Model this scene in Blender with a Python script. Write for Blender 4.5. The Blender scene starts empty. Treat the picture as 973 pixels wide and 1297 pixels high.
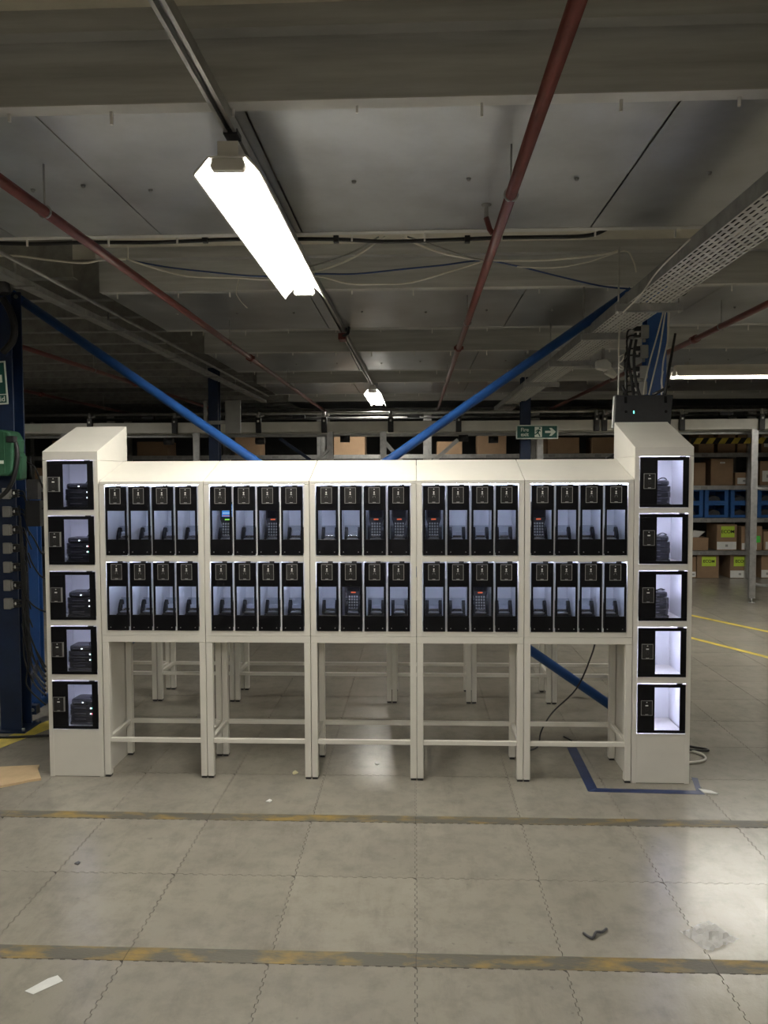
import bpy, bmesh, math, random
from mathutils import Matrix, Vector
random.seed(7)
S = bpy.context.scene
COL = S.collection

# ------------------------------------------------------------------ camera
FPX, CXP, CYP, EYE = 970.0, 486.5, 648.5, 1.65
YAW, PIT, ROLL = math.atan(39.5 / FPX), math.atan(46.5 / FPX), 0.004
cam_d = bpy.data.cameras.new('camera')
cam = bpy.data.objects.new('camera', cam_d)
COL.objects.link(cam)
cam_d.sensor_fit = 'VERTICAL'
cam_d.sensor_height = 36.0
cam_d.lens = 36.0 * FPX / 1297.0
cam_d.clip_start = 0.05
cam_d.clip_end = 200
CM = Matrix.Rotation(YAW, 4, 'Z') @ Matrix.Rotation(math.pi / 2 - PIT, 4, 'X') @ Matrix.Rotation(-ROLL, 4, 'Z')
CM.translation = (0, 0, EYE)
cam.matrix_world = CM
S.camera = cam

# ------------------------------------------------------------------ world, exposure
w = bpy.data.worlds.new('world')
S.world = w
w.use_nodes = True
w.node_tree.nodes['Background'].inputs[0].default_value = (0.95, 0.97, 1.0, 1)
w.node_tree.nodes['Background'].inputs[1].default_value = 0.08
S.view_settings.view_transform = 'Standard'
S.view_settings.look = 'None'
S.view_settings.gamma = 1
S.view_settings.use_curve_mapping = False
S.view_settings.exposure = 0.12
TUBE_STRENGTH = 142.0      # fluorescent tubes
LED_UNIT = 78.0            # strips in the locker cabinets
LED_TOWER_L = 42.0
LED_TOWER_R = 75.0


def pt(px, py, X=None, Y=None, Z=None):
    """world point where the line of sight through a photo pixel meets a plane"""
    d = CM.to_3x3() @ Vector(((px - CXP) / FPX, -(py - CYP) / FPX, -1))
    if Y is not None:
        t = Y / d.y
    elif Z is not None:
        t = (Z - EYE) / d.z
    else:
        t = X / d.x
    return Vector((0, 0, EYE)) + d * t


# ------------------------------------------------------------------ materials
MATS = {}


def N(nt, typ, **kw):
    n = nt.nodes.new(typ)
    for k, v in kw.items():
        setattr(n, k, v)
    return n


def mat(name, col, rough=0.5, metal=0.0, noise=0.0, nscale=8.0, bump=0.0, bscale=60.0, rvar=0.0,
        col2=None, emit=None, estr=0.0, coord='Object', objvar=0.0, stretch=None, spec=None, ramp=(0.33, 0.67)):
    if name in MATS:
        return MATS[name]
    m = bpy.data.materials.new(name)
    MATS[name] = m
    m.use_nodes = True
    nt = m.node_tree
    b = nt.nodes['Principled BSDF']
    b.inputs['Base Color'].default_value = (*col, 1)
    b.inputs['Roughness'].default_value = rough
    b.inputs['Metallic'].default_value = metal
    if spec is not None:
        b.inputs['Specular IOR Level'].default_value = spec
    if emit:
        b.inputs['Emission Color'].default_value = (*emit, 1)
        b.inputs['Emission Strength'].default_value = estr
    vec = None
    if noise or bump or rvar or col2:
        if coord == 'World':
            vec = N(nt, 'ShaderNodeNewGeometry').outputs['Position']
        else:
            vec = N(nt, 'ShaderNodeTexCoord').outputs['Object']
        if stretch:
            mp = N(nt, 'ShaderNodeMapping')
            mp.inputs['Scale'].default_value = stretch
            nt.links.new(vec, mp.inputs[0])
            vec = mp.outputs[0]
    last = None
    if noise or col2 or rvar:
        tx = N(nt, 'ShaderNodeTexNoise')
        tx.inputs['Scale'].default_value = nscale
        tx.inputs['Detail'].default_value = 6
        tx.inputs['Roughness'].default_value = 0.62
        nt.links.new(vec, tx.inputs['Vector'])
        cr = N(nt, 'ShaderNodeValToRGB')
        c2 = col2 if col2 else tuple(max(0, c * (1 - noise)) for c in col)
        c1 = col if col2 else tuple(min(1, c * (1 + noise * 0.6)) for c in col)
        cr.color_ramp.elements[0].position = ramp[0]
        cr.color_ramp.elements[1].position = ramp[1]
        cr.color_ramp.elements[0].color = (*c2, 1)
        cr.color_ramp.elements[1].color = (*c1, 1)
        nt.links.new(tx.outputs['Fac'], cr.inputs[0])
        last = cr.outputs[0]
        if rvar:
            mr = N(nt, 'ShaderNodeMapRange')
            mr.inputs[1].default_value = 0.3
            mr.inputs[2].default_value = 0.7
            mr.inputs[3].default_value = rough - rvar
            mr.inputs[4].default_value = rough + rvar
            nt.links.new(tx.outputs['Fac'], mr.inputs[0])
            nt.links.new(mr.outputs[0], b.inputs['Roughness'])
    if objvar:
        oi = N(nt, 'ShaderNodeObjectInfo')
        hs = N(nt, 'ShaderNodeHueSaturation')
        mr = N(nt, 'ShaderNodeMapRange')
        mr.inputs[3].default_value = 1 - objvar
        mr.inputs[4].default_value = 1 + objvar
        nt.links.new(oi.outputs['Random'], mr.inputs[0])
        nt.links.new(mr.outputs[0], hs.inputs['Value'])
        if last:
            nt.links.new(last, hs.inputs['Color'])
        else:
            hs.inputs['Color'].default_value = (*col, 1)
        last = hs.outputs[0]
    if last:
        nt.links.new(last, b.inputs['Base Color'])
    if bump:
        t2 = N(nt, 'ShaderNodeTexNoise')
        t2.inputs['Scale'].default_value = bscale
        t2.inputs['Detail'].default_value = 4
        nt.links.new(vec, t2.inputs['Vector'])
        bp = N(nt, 'ShaderNodeBump')
        bp.inputs['Strength'].default_value = bump
        bp.inputs['Distance'].default_value = 0.01
        nt.links.new(t2.outputs['Fac'], bp.inputs['Height'])
        nt.links.new(bp.outputs[0], b.inputs['Normal'])
    return m


def emis(name, col, strength):
    m = bpy.data.materials.new(name)
    m.use_nodes = True
    nt = m.node_tree
    nt.nodes.clear()
    e = N(nt, 'ShaderNodeEmission')
    e.inputs[0].default_value = (*col, 1)
    e.inputs[1].default_value = strength
    o = N(nt, 'ShaderNodeOutputMaterial')
    nt.links.new(e.outputs[0], o.inputs[0])
    return m


def thin_glass(name, tint, gloss, rough=0.03):
    m = bpy.data.materials.new(name)
    m.use_nodes = True
    nt = m.node_tree
    nt.nodes.clear()
    t = N(nt, 'ShaderNodeBsdfTransparent')
    t.inputs[0].default_value = (*tint, 1)
    g = N(nt, 'ShaderNodeBsdfGlossy')
    g.inputs['Roughness'].default_value = rough
    fr = N(nt, 'ShaderNodeFresnel')
    fr.inputs[0].default_value = 1.45
    ml = N(nt, 'ShaderNodeMath', operation='MULTIPLY')
    ml.inputs[1].default_value = gloss
    nt.links.new(fr.outputs[0], ml.inputs[0])
    mx = N(nt, 'ShaderNodeMixShader')
    nt.links.new(ml.outputs[0], mx.inputs[0])
    nt.links.new(t.outputs[0], mx.inputs[1])
    nt.links.new(g.outputs[0], mx.inputs[2])
    o = N(nt, 'ShaderNodeOutputMaterial')
    nt.links.new(mx.outputs[0], o.inputs[0])
    return m


def film(name):
    m = bpy.data.materials.new(name)
    m.use_nodes = True
    nt = m.node_tree
    nt.nodes.clear()
    t = N(nt, 'ShaderNodeBsdfTransparent')
    d = N(nt, 'ShaderNodeBsdfPrincipled')
    d.inputs['Base Color'].default_value = (0.72, 0.72, 0.70, 1)
    d.inputs['Roughness'].default_value = 0.3
    mx = N(nt, 'ShaderNodeMixShader')
    mx.inputs[0].default_value = 0.45
    nt.links.new(t.outputs[0], mx.inputs[1])
    nt.links.new(d.outputs[0], mx.inputs[2])
    o = N(nt, 'ShaderNodeOutputMaterial')
    nt.links.new(mx.outputs[0], o.inputs[0])
    return m


WHITE = mat('white_powder_coat', (0.72, 0.695, 0.63), 0.42, noise=0.04, nscale=5, bump=0.03, bscale=220)
INNER = mat('inner_white_laminate', (0.80, 0.80, 0.80), 0.5, noise=0.04, nscale=6)
BLACK = mat('black_acrylic', (0.005, 0.005, 0.006), 0.3, noise=0.2, nscale=20, spec=0.10)
BLACKP = mat('black_plastic', (0.012, 0.012, 0.014), 0.42, noise=0.3, nscale=30)
CHARGER = mat('charger_black', (0.020, 0.020, 0.022), 0.24, noise=0.3, nscale=30)
GREYP = mat('dark_grey_plastic', (0.05, 0.05, 0.055), 0.5, noise=0.2, nscale=30)
SILVER = mat('silver_trim', (0.34, 0.34, 0.33), 0.35, metal=0.6, noise=0.1, nscale=30)
CRADLE = mat('cradle_black', (0.005, 0.005, 0.006), 0.35, noise=0.2, spec=0.2)
TERM = mat('terminal_charcoal', (0.022, 0.022, 0.024), 0.45, noise=0.2, spec=0.25)
GREYL = mat('pale_grey_plastic', (0.42, 0.44, 0.48), 0.3, noise=0.1)
CHROME = mat('chrome', (0.8, 0.8, 0.82), 0.15, metal=0.9, noise=0.05)
LOCKF = mat('lock_face', (0.022, 0.021, 0.021), 0.5, noise=0.25, nscale=90, spec=0.15)
MARK = mat('lock_print', (0.7, 0.7, 0.68), 0.5, noise=0.05)
CLEAR = thin_glass('clear_pane', (0.90, 0.91, 0.94), 0.8)
SMOKE = thin_glass('smoked_plate', (0.84, 0.86, 0.88), 0.8)
STEEL = mat('galvanised_steel', (0.47, 0.47, 0.46), 0.36, metal=0.85, noise=0.22, nscale=14, rvar=0.08)
STEELD = mat('dull_galvanised_steel', (0.34, 0.34, 0.33), 0.5, metal=0.7, noise=0.25, nscale=10)
SHEET = mat('ceiling_sheet_steel', (0.50, 0.515, 0.53), 0.34, metal=0.78, noise=0.24, nscale=1.6, rvar=0.05, coord='World',
            objvar=0.10, bump=0.015, bscale=4)
JOIST = mat('joist_steel', (0.53, 0.535, 0.53), 0.48, metal=0.3, noise=0.22, nscale=3, coord='World', stretch=(0.4, 1, 6))
DECK = mat('deck_soffit', (0.60, 0.57, 0.48), 0.7, noise=0.12, nscale=4, coord='World')
MAROON = mat('maroon_paint', (0.155, 0.036, 0.030), 0.33, noise=0.2, nscale=9)
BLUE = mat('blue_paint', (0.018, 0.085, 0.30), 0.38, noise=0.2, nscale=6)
BLUE_SHADED = mat('shaded_blue_paint', (0.006, 0.020, 0.065), 0.45, noise=0.25, nscale=6)  # blue paint darkened in its colour to stand in for weak light
BLUEBIN = mat('blue_bin_plastic', (0.018, 0.105, 0.34), 0.45, noise=0.12, nscale=6)
CARD = mat('cardboard', (0.30, 0.195, 0.115), 0.8, noise=0.14, nscale=5, objvar=0.18)
CARDIN = mat('torn_cardboard', (0.56, 0.41, 0.24), 0.8, noise=0.12, nscale=9)
PAPER = mat('white_paper', (0.74, 0.74, 0.71), 0.7, noise=0.06, nscale=20)
LIME = mat('lime_label', (0.52, 0.72, 0.06), 0.6, noise=0.05, nscale=20)
NEON = mat('green_label', (0.10, 0.75, 0.10), 0.6, noise=0.05, nscale=20)
INK = mat('black_ink', (0.01, 0.01, 0.01), 0.6, noise=0.1)
SIGNG = mat('sign_green', (0.004, 0.085, 0.065), 0.4, noise=0.08, nscale=10)
SIGNW = mat('sign_white', (0.72, 0.78, 0.70), 0.5, noise=0.04, nscale=10)
BAGG = mat('green_nylon', (0.025, 0.11, 0.055), 0.6, noise=0.2, nscale=12, bump=0.15, bscale=160)
CABK = mat('black_cable', (0.010, 0.010, 0.011), 0.45, noise=0.2)
CABW = mat('white_cable', (0.75, 0.73, 0.66), 0.5, noise=0.1)
CABB = mat('blue_cable', (0.015, 0.05, 0.18), 0.45, noise=0.2)
SOCK = mat('grey_socket', (0.31, 0.31, 0.295), 0.5, noise=0.12, nscale=12)
YEL = mat('yellow_tape', (0.66, 0.52, 0.08), 0.55, noise=0.3, nscale=9)
TAPEB = mat('blue_tape', (0.012, 0.027, 0.095), 0.5, noise=0.25, nscale=14)
CONV = mat('conveyor_white', (0.78, 0.77, 0.71), 0.45, noise=0.12, nscale=3)
ENAMEL = mat('lamp_white_enamel', (0.82, 0.80, 0.74), 0.35, noise=0.03)
PLASTIC = film('clear_film')
WALLM = mat('dark_wall_paint', (0.10, 0.10, 0.098), 0.8, noise=0.2, nscale=1.5, coord='World')
TUBE = emis('fluorescent_tube', (1.0, 0.96, 0.87), TUBE_STRENGTH)
LEDU = emis('led_strip_cabinet', (0.60, 0.69, 1.0), LED_UNIT)
LEDL = emis('led_strip_left_tower', (0.66, 0.69, 1.0), LED_TOWER_L)
LEDR = emis('led_strip_right_tower', (0.70, 0.72, 1.0), LED_TOWER_R)
DOTG = emis('green_led', (0.15, 1.0, 0.7), 3.0)
DOTW = emis('white_led', (0.9, 1.0, 1.0), 3.0)
DOTR = emis('red_led', (1.0, 0.10, 0.15), 3.0)
BTNR = emis('orange_lit_button', (1.0, 0.20, 0.08), 0.65)
BTNG = emis('green_lit_button', (0.35, 1.0, 0.12), 0.9)
SCRB = emis('blue_screen', (0.08, 0.35, 0.95), 0.7)
SCRW = emis('light_screen_bar', (0.45, 0.75, 1.0), 0.8)
SCRP = emis('pink_screen_bar', (0.75, 0.35, 0.45), 0.5)


def tile_material():
    m = bpy.data.materials.new('floor_tile_vinyl')
    m.use_nodes = True
    nt = m.node_tree
    b = nt.nodes['Principled BSDF']
    pos = N(nt, 'ShaderNodeNewGeometry').outputs['Position']

    def noise(scale, detail=6, rough=0.6, st=None):
        v = pos
        if st:
            mp = N(nt, 'ShaderNodeMapping')
            mp.inputs['Scale'].default_value = st
            nt.links.new(pos, mp.inputs[0])
            v = mp.outputs[0]
        t = N(nt, 'ShaderNodeTexNoise')
        t.inputs['Scale'].default_value = scale
        t.inputs['Detail'].default_value = detail
        t.inputs['Roughness'].default_value = rough
        nt.links.new(v, t.inputs['Vector'])
        return t.outputs['Fac']

    def ramp(fac, p0, c0, p1, c1):
        r = N(nt, 'ShaderNodeValToRGB')
        r.color_ramp.elements[0].position = p0
        r.color_ramp.elements[1].position = p1
        r.color_ramp.elements[0].color = (*c0, 1)
        r.color_ramp.elements[1].color = (*c1, 1)
        nt.links.new(fac, r.inputs[0])
        return r.outputs[0]

    def mul(a, c, f=1.0):
        mx = N(nt, 'ShaderNodeMix', data_type='RGBA', blend_type='MULTIPLY')
        mx.inputs[0].default_value = f
        nt.links.new(a, mx.inputs[6])
        nt.links.new(c, mx.inputs[7])
        return mx.outputs[2]
    base = ramp(noise(1.3), 0.3, (0.265, 0.245, 0.205), 0.7, (0.335, 0.312, 0.262))
    base = mul(base, ramp(noise(9, 8, 0.7), 0.30, (0.80, 0.80, 0.80), 0.55, (1, 1, 1)))
    base = mul(base, ramp(noise(3.2, 5, 0.75, (2.2, 0.5, 1)), 0.27, (0.62, 0.60, 0.58), 0.47, (1, 1, 1)), 0.40)
    base = mul(base, ramp(noise(26, 3, 0.5), 0.24, (0.5, 0.5, 0.5), 0.31, (1, 1, 1)), 0.45)
    oi = N(nt, 'ShaderNodeObjectInfo')
    hs = N(nt, 'ShaderNodeHueSaturation')
    mr = N(nt, 'ShaderNodeMapRange')
    mr.inputs[3].default_value = 0.94
    mr.inputs[4].default_value = 1.06
    nt.links.new(oi.outputs['Random'], mr.inputs[0])
    nt.links.new(mr.outputs[0], hs.inputs['Value'])
    nt.links.new(base, hs.inputs['Color'])
    nt.links.new(hs.outputs[0], b.inputs['Base Color'])
    rr = N(nt, 'ShaderNodeMapRange')
    rr.inputs[1].default_value = 0.3
    rr.inputs[2].default_value = 0.7
    rr.inputs[3].default_value = 0.21
    rr.inputs[4].default_value = 0.27
    nt.links.new(noise(2.5, 4, 0.6), rr.inputs[0])
    nt.links.new(rr.outputs[0], b.inputs['Roughness'])
    bp = N(nt, 'ShaderNodeBump')
    bp.inputs['Strength'].default_value = 0.12
    bp.inputs['Distance'].default_value = 0.004
    nt.links.new(noise(70, 3), bp.inputs['Height'])
    nt.links.new(bp.outputs[0], b.inputs['Normal'])
    return m


TILE = tile_material()
JOINT = mat('joint_dirt', (0.075, 0.068, 0.058), 0.9, noise=0.2, coord='World')
STRIP = mat('worn_safety_strip', (0.27, 0.185, 0.05), 0.55, nscale=5.5, col2=(0.105, 0.098, 0.078), coord='World', stretch=(1.0, 2.6, 1), bump=0.1, ramp=(0.47, 0.66))


# ------------------------------------------------------------------ mesh builder
class MB:
    def __init__(self):
        self.v, self.f, self.sm = [], [], []

    def poly(self, pts, smooth=False):
        i = len(self.v)
        self.v += [tuple(p) for p in pts]
        self.f.append(list(range(i, i + len(pts))))
        self.sm.append(smooth)
        return self

    def box(self, x0, x1, y0, y1, z0, z1, M=None):
        i = len(self.v)
        c = [(x0, y0, z0), (x1, y0, z0), (x1, y1, z0), (x0, y1, z0), (x0, y0, z1), (x1, y0, z1), (x1, y1, z1), (x0, y1, z1)]
        if M is not None:
            c = [tuple(M @ Vector(p)) for p in c]
        self.v += c
        for q in ((0, 3, 2, 1), (4, 5, 6, 7), (0, 1, 5, 4), (1, 2, 6, 5), (2, 3, 7, 6), (3, 0, 4, 7)):
            self.f.append([i + k for k in q])
            self.sm.append(False)
        return self

    def prism(self, prof, axis, a, b, M=None):
        """prof: 2-D outline; axis 'X': prof=(y,z); 'Y': prof=(x,z); 'Z': prof=(x,y)"""
        def mk(p, t):
            q = {'X': (t, p[0], p[1]), 'Y': (p[0], t, p[1]), 'Z': (p[0], p[1], t)}[axis]
            return tuple(M @ Vector(q)) if M is not None else q
        n = len(prof)
        i = len(self.v)
        self.v += [mk(p, a) for p in prof] + [mk(p, b) for p in prof]
        self.f.append([i + k for k in range(n)][::-1])
        self.f.append([i + n + k for k in range(n)])
        self.sm += [False, False]
        for k in range(n):
            l = (k + 1) % n
            self.f.append([i + k, i + l, i + n + l, i + n + k])
            self.sm.append(False)
        return self

    def tube(self, pts, r, n=8, caps=True):
        pts = [Vector(p) for p in pts]
        i0 = len(self.v)
        up = None
        for k, p in enumerate(pts):
            d = (pts[min(k + 1, len(pts) - 1)] - pts[max(k - 1, 0)])
            d = d.normalized() if d.length > 1e-9 else Vector((0, 0, 1))
            if up is None:
                up = Vector((0, 0, 1)) if abs(d.z) < 0.9 else Vector((1, 0, 0))
            a = d.cross(up)
            if a.length < 1e-4:
                a = d.cross(Vector((1, 0, 0)))
            a.normalize()
            bb = a.cross(d).normalized()
            rr = r[k] if isinstance(r, (list, tuple)) else r
            for j in range(n):
                t = 2 * math.pi * j / n
                self.v.append(tuple(p + (a * math.cos(t) + bb * math.sin(t)) * rr))
        for k in range(len(pts) - 1):
            for j in range(n):
                l = (j + 1) % n
                self.f.append([i0 + k * n + j, i0 + k * n + l, i0 + (k + 1) * n + l, i0 + (k + 1) * n + j])
                self.sm.append(True)
        if caps:
            self.f.append([i0 + j for j in range(n)][::-1])
            e = i0 + (len(pts) - 1) * n
            self.f.append([e + j for j in range(n)])
            self.sm += [False, False]
        return self

    def bar(self, p0, p1, w, h):
        """rectangular bar, w sideways (horizontal), h the other way"""
        p0, p1 = Vector(p0), Vector(p1)
        d = (p1 - p0)
        L = d.length
        d.normalize()
        up = Vector((0, 0, 1)) if abs(d.z) < 0.95 else Vector((0, 1, 0))
        a = d.cross(up).normalized()
        b = a.cross(d).normalized()
        M = Matrix((a, d, b)).transposed().to_4x4()
        M.translation = p0
        return self.box(-w / 2, w / 2, 0, L, -h / 2, h / 2, M)

    def build(self, name, m, parent=None, bev=0.0, seg=2, loc=None):
        me = bpy.data.meshes.new(name)
        me.from_pydata(self.v, [], self.f)
        me.polygons.foreach_set('use_smooth', self.sm)
        bm = bmesh.new()
        bm.from_mesh(me)
        bmesh.ops.recalc_face_normals(bm, faces=bm.faces)
        bm.to_mesh(me)
        bm.free()
        me.materials.append(m)
        o = bpy.data.objects.new(name, me)
        COL.objects.link(o)
        if parent:
            o.parent = parent
        if loc is not None:
            o.location = loc
        if bev:
            md = o.modifiers.new('bevel', 'BEVEL')
            md.width = bev
            md.segments = seg
            md.limit_method = 'ANGLE'
            md.angle_limit = math.radians(40)
        return o


def tag(o, label=None, cat=None, group=None, kind=None):
    if label:
        o['label'] = label
    if cat:
        o['category'] = cat
    if group:
        o['group'] = group
    if kind:
        o['kind'] = kind
    return o


def empty(name, loc=(0, 0, 0), rz=0.0):
    o = bpy.data.objects.new(name, None)
    COL.objects.link(o)
    o.location = loc
    o.rotation_euler = (0, 0, rz)
    o.empty_display_size = 0.1
    return o


def copy_tree(o, parent=None):
    c = o.copy()
    COL.objects.link(c)
    c.parent = parent
    for ch in list(o.children):
        copy_tree(ch, c)
    return c


def link_copy(o, loc, parent=None):
    c = o.copy()
    COL.objects.link(c)
    c.parent = parent
    c.location = loc
    return c


def text_mesh(name, body, size, m, parent=None, M=None, bold=0.0, align='CENTER', extrude=0.0008):
    """flat lettering standing in the local XZ plane, facing -Y"""
    cu = bpy.data.curves.new(name, 'FONT')
    cu.body = body
    cu.size = size
    cu.align_x = align
    cu.align_y = 'CENTER'
    cu.extrude = extrude
    cu.offset = bold
    t = bpy.data.objects.new(name, cu)
    COL.objects.link(t)
    bpy.context.view_layer.update()
    me = bpy.data.meshes.new_from_object(t.evaluated_get(bpy.context.evaluated_depsgraph_get()))
    bpy.data.objects.remove(t)
    me.transform(Matrix.Rotation(math.pi / 2, 4, 'X'))
    if M is not None:
        me.transform(M)
    me.materials.clear()
    me.materials.append(m)
    o = bpy.data.objects.new(name, me)
    COL.objects.link(o)
    if parent:
        o.parent = parent
    return o


def holed(mb, x0, x1, z0, z1, hx0, hx1, hz0, hz1, y0, y1):
    mb.box(x0, x1, y0, y1, z0, hz0).box(x0, x1, y0, y1, hz1, z1)
    mb.box(x0, hx0, y0, y1, hz0, hz1).box(hx1, x1, y0, y1, hz0, hz1)
    return mb


def sag(p0, p1, drop, n=14, wob=0.0):
    p0, p1 = Vector(p0), Vector(p1)
    out = []
    for k in range(n + 1):
        t = k / n
        p = p0.lerp(p1, t)
        p.z -= drop * 4 * t * (1 - t)
        if wob and 0 < k < n:
            p += Vector((random.uniform(-wob, wob), random.uniform(-wob, wob), random.uniform(-wob, wob)))
        out.append(p)
    return out


def smooth_path(pts, sub=6):
    pts = [Vector(p) for p in pts]
    out = []
    for i in range(len(pts) - 1):
        p0 = pts[max(i - 1, 0)]
        p1, p2 = pts[i], pts[i + 1]
        p3 = pts[min(i + 2, len(pts) - 1)]
        for k in range(sub):
            t = k / sub
            out.append(0.5 * ((2 * p1) + (p2 - p0) * t + (2 * p0 - 5 * p1 + 4 * p2 - p3) * t * t + (3 * p1 - p0 - 3 * p2 + p3) * t ** 3))
    out.append(pts[-1])
    return out


ORD = ['first', 'second', 'third', 'fourth', 'fifth', 'sixth', 'seventh', 'eighth', 'ninth', 'tenth']

# ================================================================== THE SETTING
ZL, ZH = 2.85, 3.115            # underside of ceiling sheets, underside of deck
XW, YB, YN = 9.0, 17.0, -6.0

floor = MB().box(-XW, XW, YN, YB, -0.15, -0.004).build('floor', JOINT)
tag(floor, 'grey beige floor of interlocking square tiles with worn yellow strips', kind='structure')

# tiles with interlocking teeth: one shared mesh
TS, NT, AMP, GAP = 0.5, 23, 0.0038, 0.0024


def edge_profile():
    out = [(0.0, 0.0)]
    step = (TS - 0.03) / NT
    for k in range(NT):
        a = 0.015 + k * step
        s = AMP if k % 2 == 0 else -AMP
        out += [(a + 0.002, s), (a + step - 0.002, s)]
    return out


def tile_outline():
    pr = edge_profile()
    g = GAP / 2
    pts = []
    for t, o in pr:
        pts.append((t, o + g))                     # bottom side
    for t, o in pr:
        pts.append((TS + o - g, t))                # right
    for t, o in pr[::-1]:
        pts.append((t, TS + o - g))
    for t, o in pr[::-1]:
        pts.append((o + g, t))
    res = []
    for p in pts:
        q = (min(max(p[0], g if p[0] < 0.02 and abs(p[0]) < 1e-6 else p[0]), 9), p[1])
        if not res or (abs(q[0] - res[-1][0]) + abs(q[1] - res[-1][1])) > 1e-5:
            res.append(q)
    return res


proto_tile = MB().prism(tile_outline(), 'Z', -0.004, 0.0).build('floor_tile', TILE, floor)
rows = [-1.0, -0.5, 0.0, 0.5, 1.0, 1.5, 2.0, 2.567, 3.067]
y = 3.635
while y < 13.2:
    rows.append(y)
    y += 0.5
cells = []
for ry in rows:
    for ix in range(-14, 15):
        cells.append((ix * 0.5, ry))


def in_view(x, y):
    c = Vector((x + 0.25, y + 0.25, 0))
    v = CM.inverted() @ c
    if v.z > -0.5:
        return 9e9
    px, py = CXP + FPX * v.x / -v.z, CYP - FPX * v.y / -v.z
    m = 170
    if -m < px < 973 + m and -m < py < 1297 + m:
        return -v.z
    return 9e9


cells.sort(key=lambda c: in_view(*c))
first = True
far = MB()
for i, (cx, cy) in enumerate(cells):
    if i < 290 and in_view(cx, cy) < 1e9:
        if first:
            proto_tile.location = (cx, cy, 0)
            first = False
        else:
            link_copy(proto_tile, (cx, cy, 0), floor)
    else:
        far.box(cx + 0.001, cx + 0.499, cy + 0.001, cy + 0.499, -0.004, -0.0)
fo = far.build('distant_floor_tiles', TILE, floor)
fo['kind'] = 'stuff'
for ys in (2.5005, 3.5685):
    for k in range(-5, 6):
        MB().prism([(-0.002, 0.0002), (-0.002, 0.0008), (0.071, 0.0008), (0.071, 0.0002)], 'X', k * 1.0 + 0.001, k * 1.0 + 0.999).build(
            'safety_strip', STRIP, floor, loc=(0, ys, 0))

# ceiling: deck soffit with joists, boxed-in sheets
ceiling = MB().box(-XW, XW, YN, YB, ZH, ZH + 0.12).build('ceiling', DECK)
tag(ceiling, 'low mezzanine ceiling of grey sheet steel panels and joists', kind='structure')
BOXES = [(0.0, 1.38), (2.49, 3.863), (4.967, 6.341), (7.455, 8.848), (9.93, 11.3), (12.4, 13.8)]
BOXES = [(-2.48, -1.1)] + BOXES
TAB = mat('white_clip', (0.85, 0.84, 0.80), 0.5, noise=0.05)
FLANGE = mat('flange_galvanised', (0.62, 0.62, 0.60), 0.5, metal=0.2, noise=0.12, nscale=4, coord='World')
clip_proto = None
screw_proto = None
for bi, (a, b) in enumerate(BOXES):
    xs0 = -XW if bi < 3 else -2.05
    # near and far webs of the boxed-in beam
    MB().box(xs0, XW, a, a + 0.006, ZL, ZH).build('joist_web', JOIST, ceiling)
    MB().box(xs0, XW, b - 0.006, b, ZL, ZH).build('joist_web', JOIST, ceiling)
    MB().box(xs0, XW, a - 0.055, a, ZH - 0.07, ZH - 0.066).box(xs0, XW, a - 0.055, a - 0.051, ZH - 0.066, ZH).build('top_flange', JOIST, ceiling)
    MB().box(xs0, XW, a, a + 0.065, ZL - 0.004, ZL).build('flange', FLANGE, ceiling)
    MB().box(xs0, XW, b - 0.045, b, ZL - 0.004, ZL).build('flange', FLANGE, ceiling)
    xx = xs0
    k = 0
    while xx < XW:
        wd = [1.42, 1.25, 1.5, 1.35][(k + bi) % 4]
        if bi == 2:
            wd = [1.5, 1.5, 1.4, 1.3, 1.3, 0.74, 0.704, 1.41, 1.45][min(k, 8)]
        x1 = min(xx + wd, XW)
        o = MB().box(xx + 0.004, x1 - 0.003, a + 0.055, b - 0.04, ZL - 0.0015, ZL - 0.0002).build('ceiling_sheet', SHEET, ceiling)
        o.location.z = 0.0012 if k % 2 else 0.0
        if 0 < bi < 5:
            for sx in (0.22, 0.55, 0.86):
                px_ = xx + wd * sx
                if px_ > 5 or px_ < -4:
                    continue
                if screw_proto is None:
                    screw_proto = MB().tube([(0, 0, -0.010), (0, 0, 0.0)], [0.006, 0.010], 8).build('screw', STEELD, ceiling)
                    screw_proto.location = (px_, a + 0.72, ZL - 0.002)
                else:
                    link_copy(screw_proto, (px_, a + 0.72 + random.uniform(-.06, .06), ZL - 0.002), ceiling)
        xx = x1
        k += 1
    if 0 < bi < 6:
        for e, ph in ((a + 0.05, 0.0), (b, 0.1)):
            xx = max(xs0, -4.2) + ph + 0.1
            while xx < 5.5:
                if clip_proto is None:
                    clip_proto = MB().box(-0.004, 0.004, -0.006, 0.002, -0.042, 0.0).build('sheet_clip', TAB, ceiling)
                    clip_proto.location = (xx, e, ZL)
                else:
                    c = link_copy(clip_proto, (xx, e, ZL), ceiling)
                    c.scale.z = random.uniform(0.6, 1.1)
                xx += random.uniform(0.34, 0.46)
# open joists on the left where no sheets are fitted, and beyond
yj = 4.60
while yj < YB:
    MB().prism([(0, ZL), (0.07, ZL), (0.07, ZL + 0.003), (0.003, ZL + 0.003), (0.003, ZH), (0, ZH)], 'X', -XW, -2.06).build(
        'joist', STEELD, ceiling, loc=(0, yj, 0))
    yj += 0.568
for yj in (14.4, 15.0, 15.6, 16.2):
    MB().prism([(0, ZL), (0.07, ZL), (0.07, ZL + 0.003), (0.003, ZL + 0.003), (0.003, ZH), (0, ZH)], 'X', -2.0, XW).build(
        'joist', STEELD, ceiling, loc=(0, yj, 0))

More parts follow.
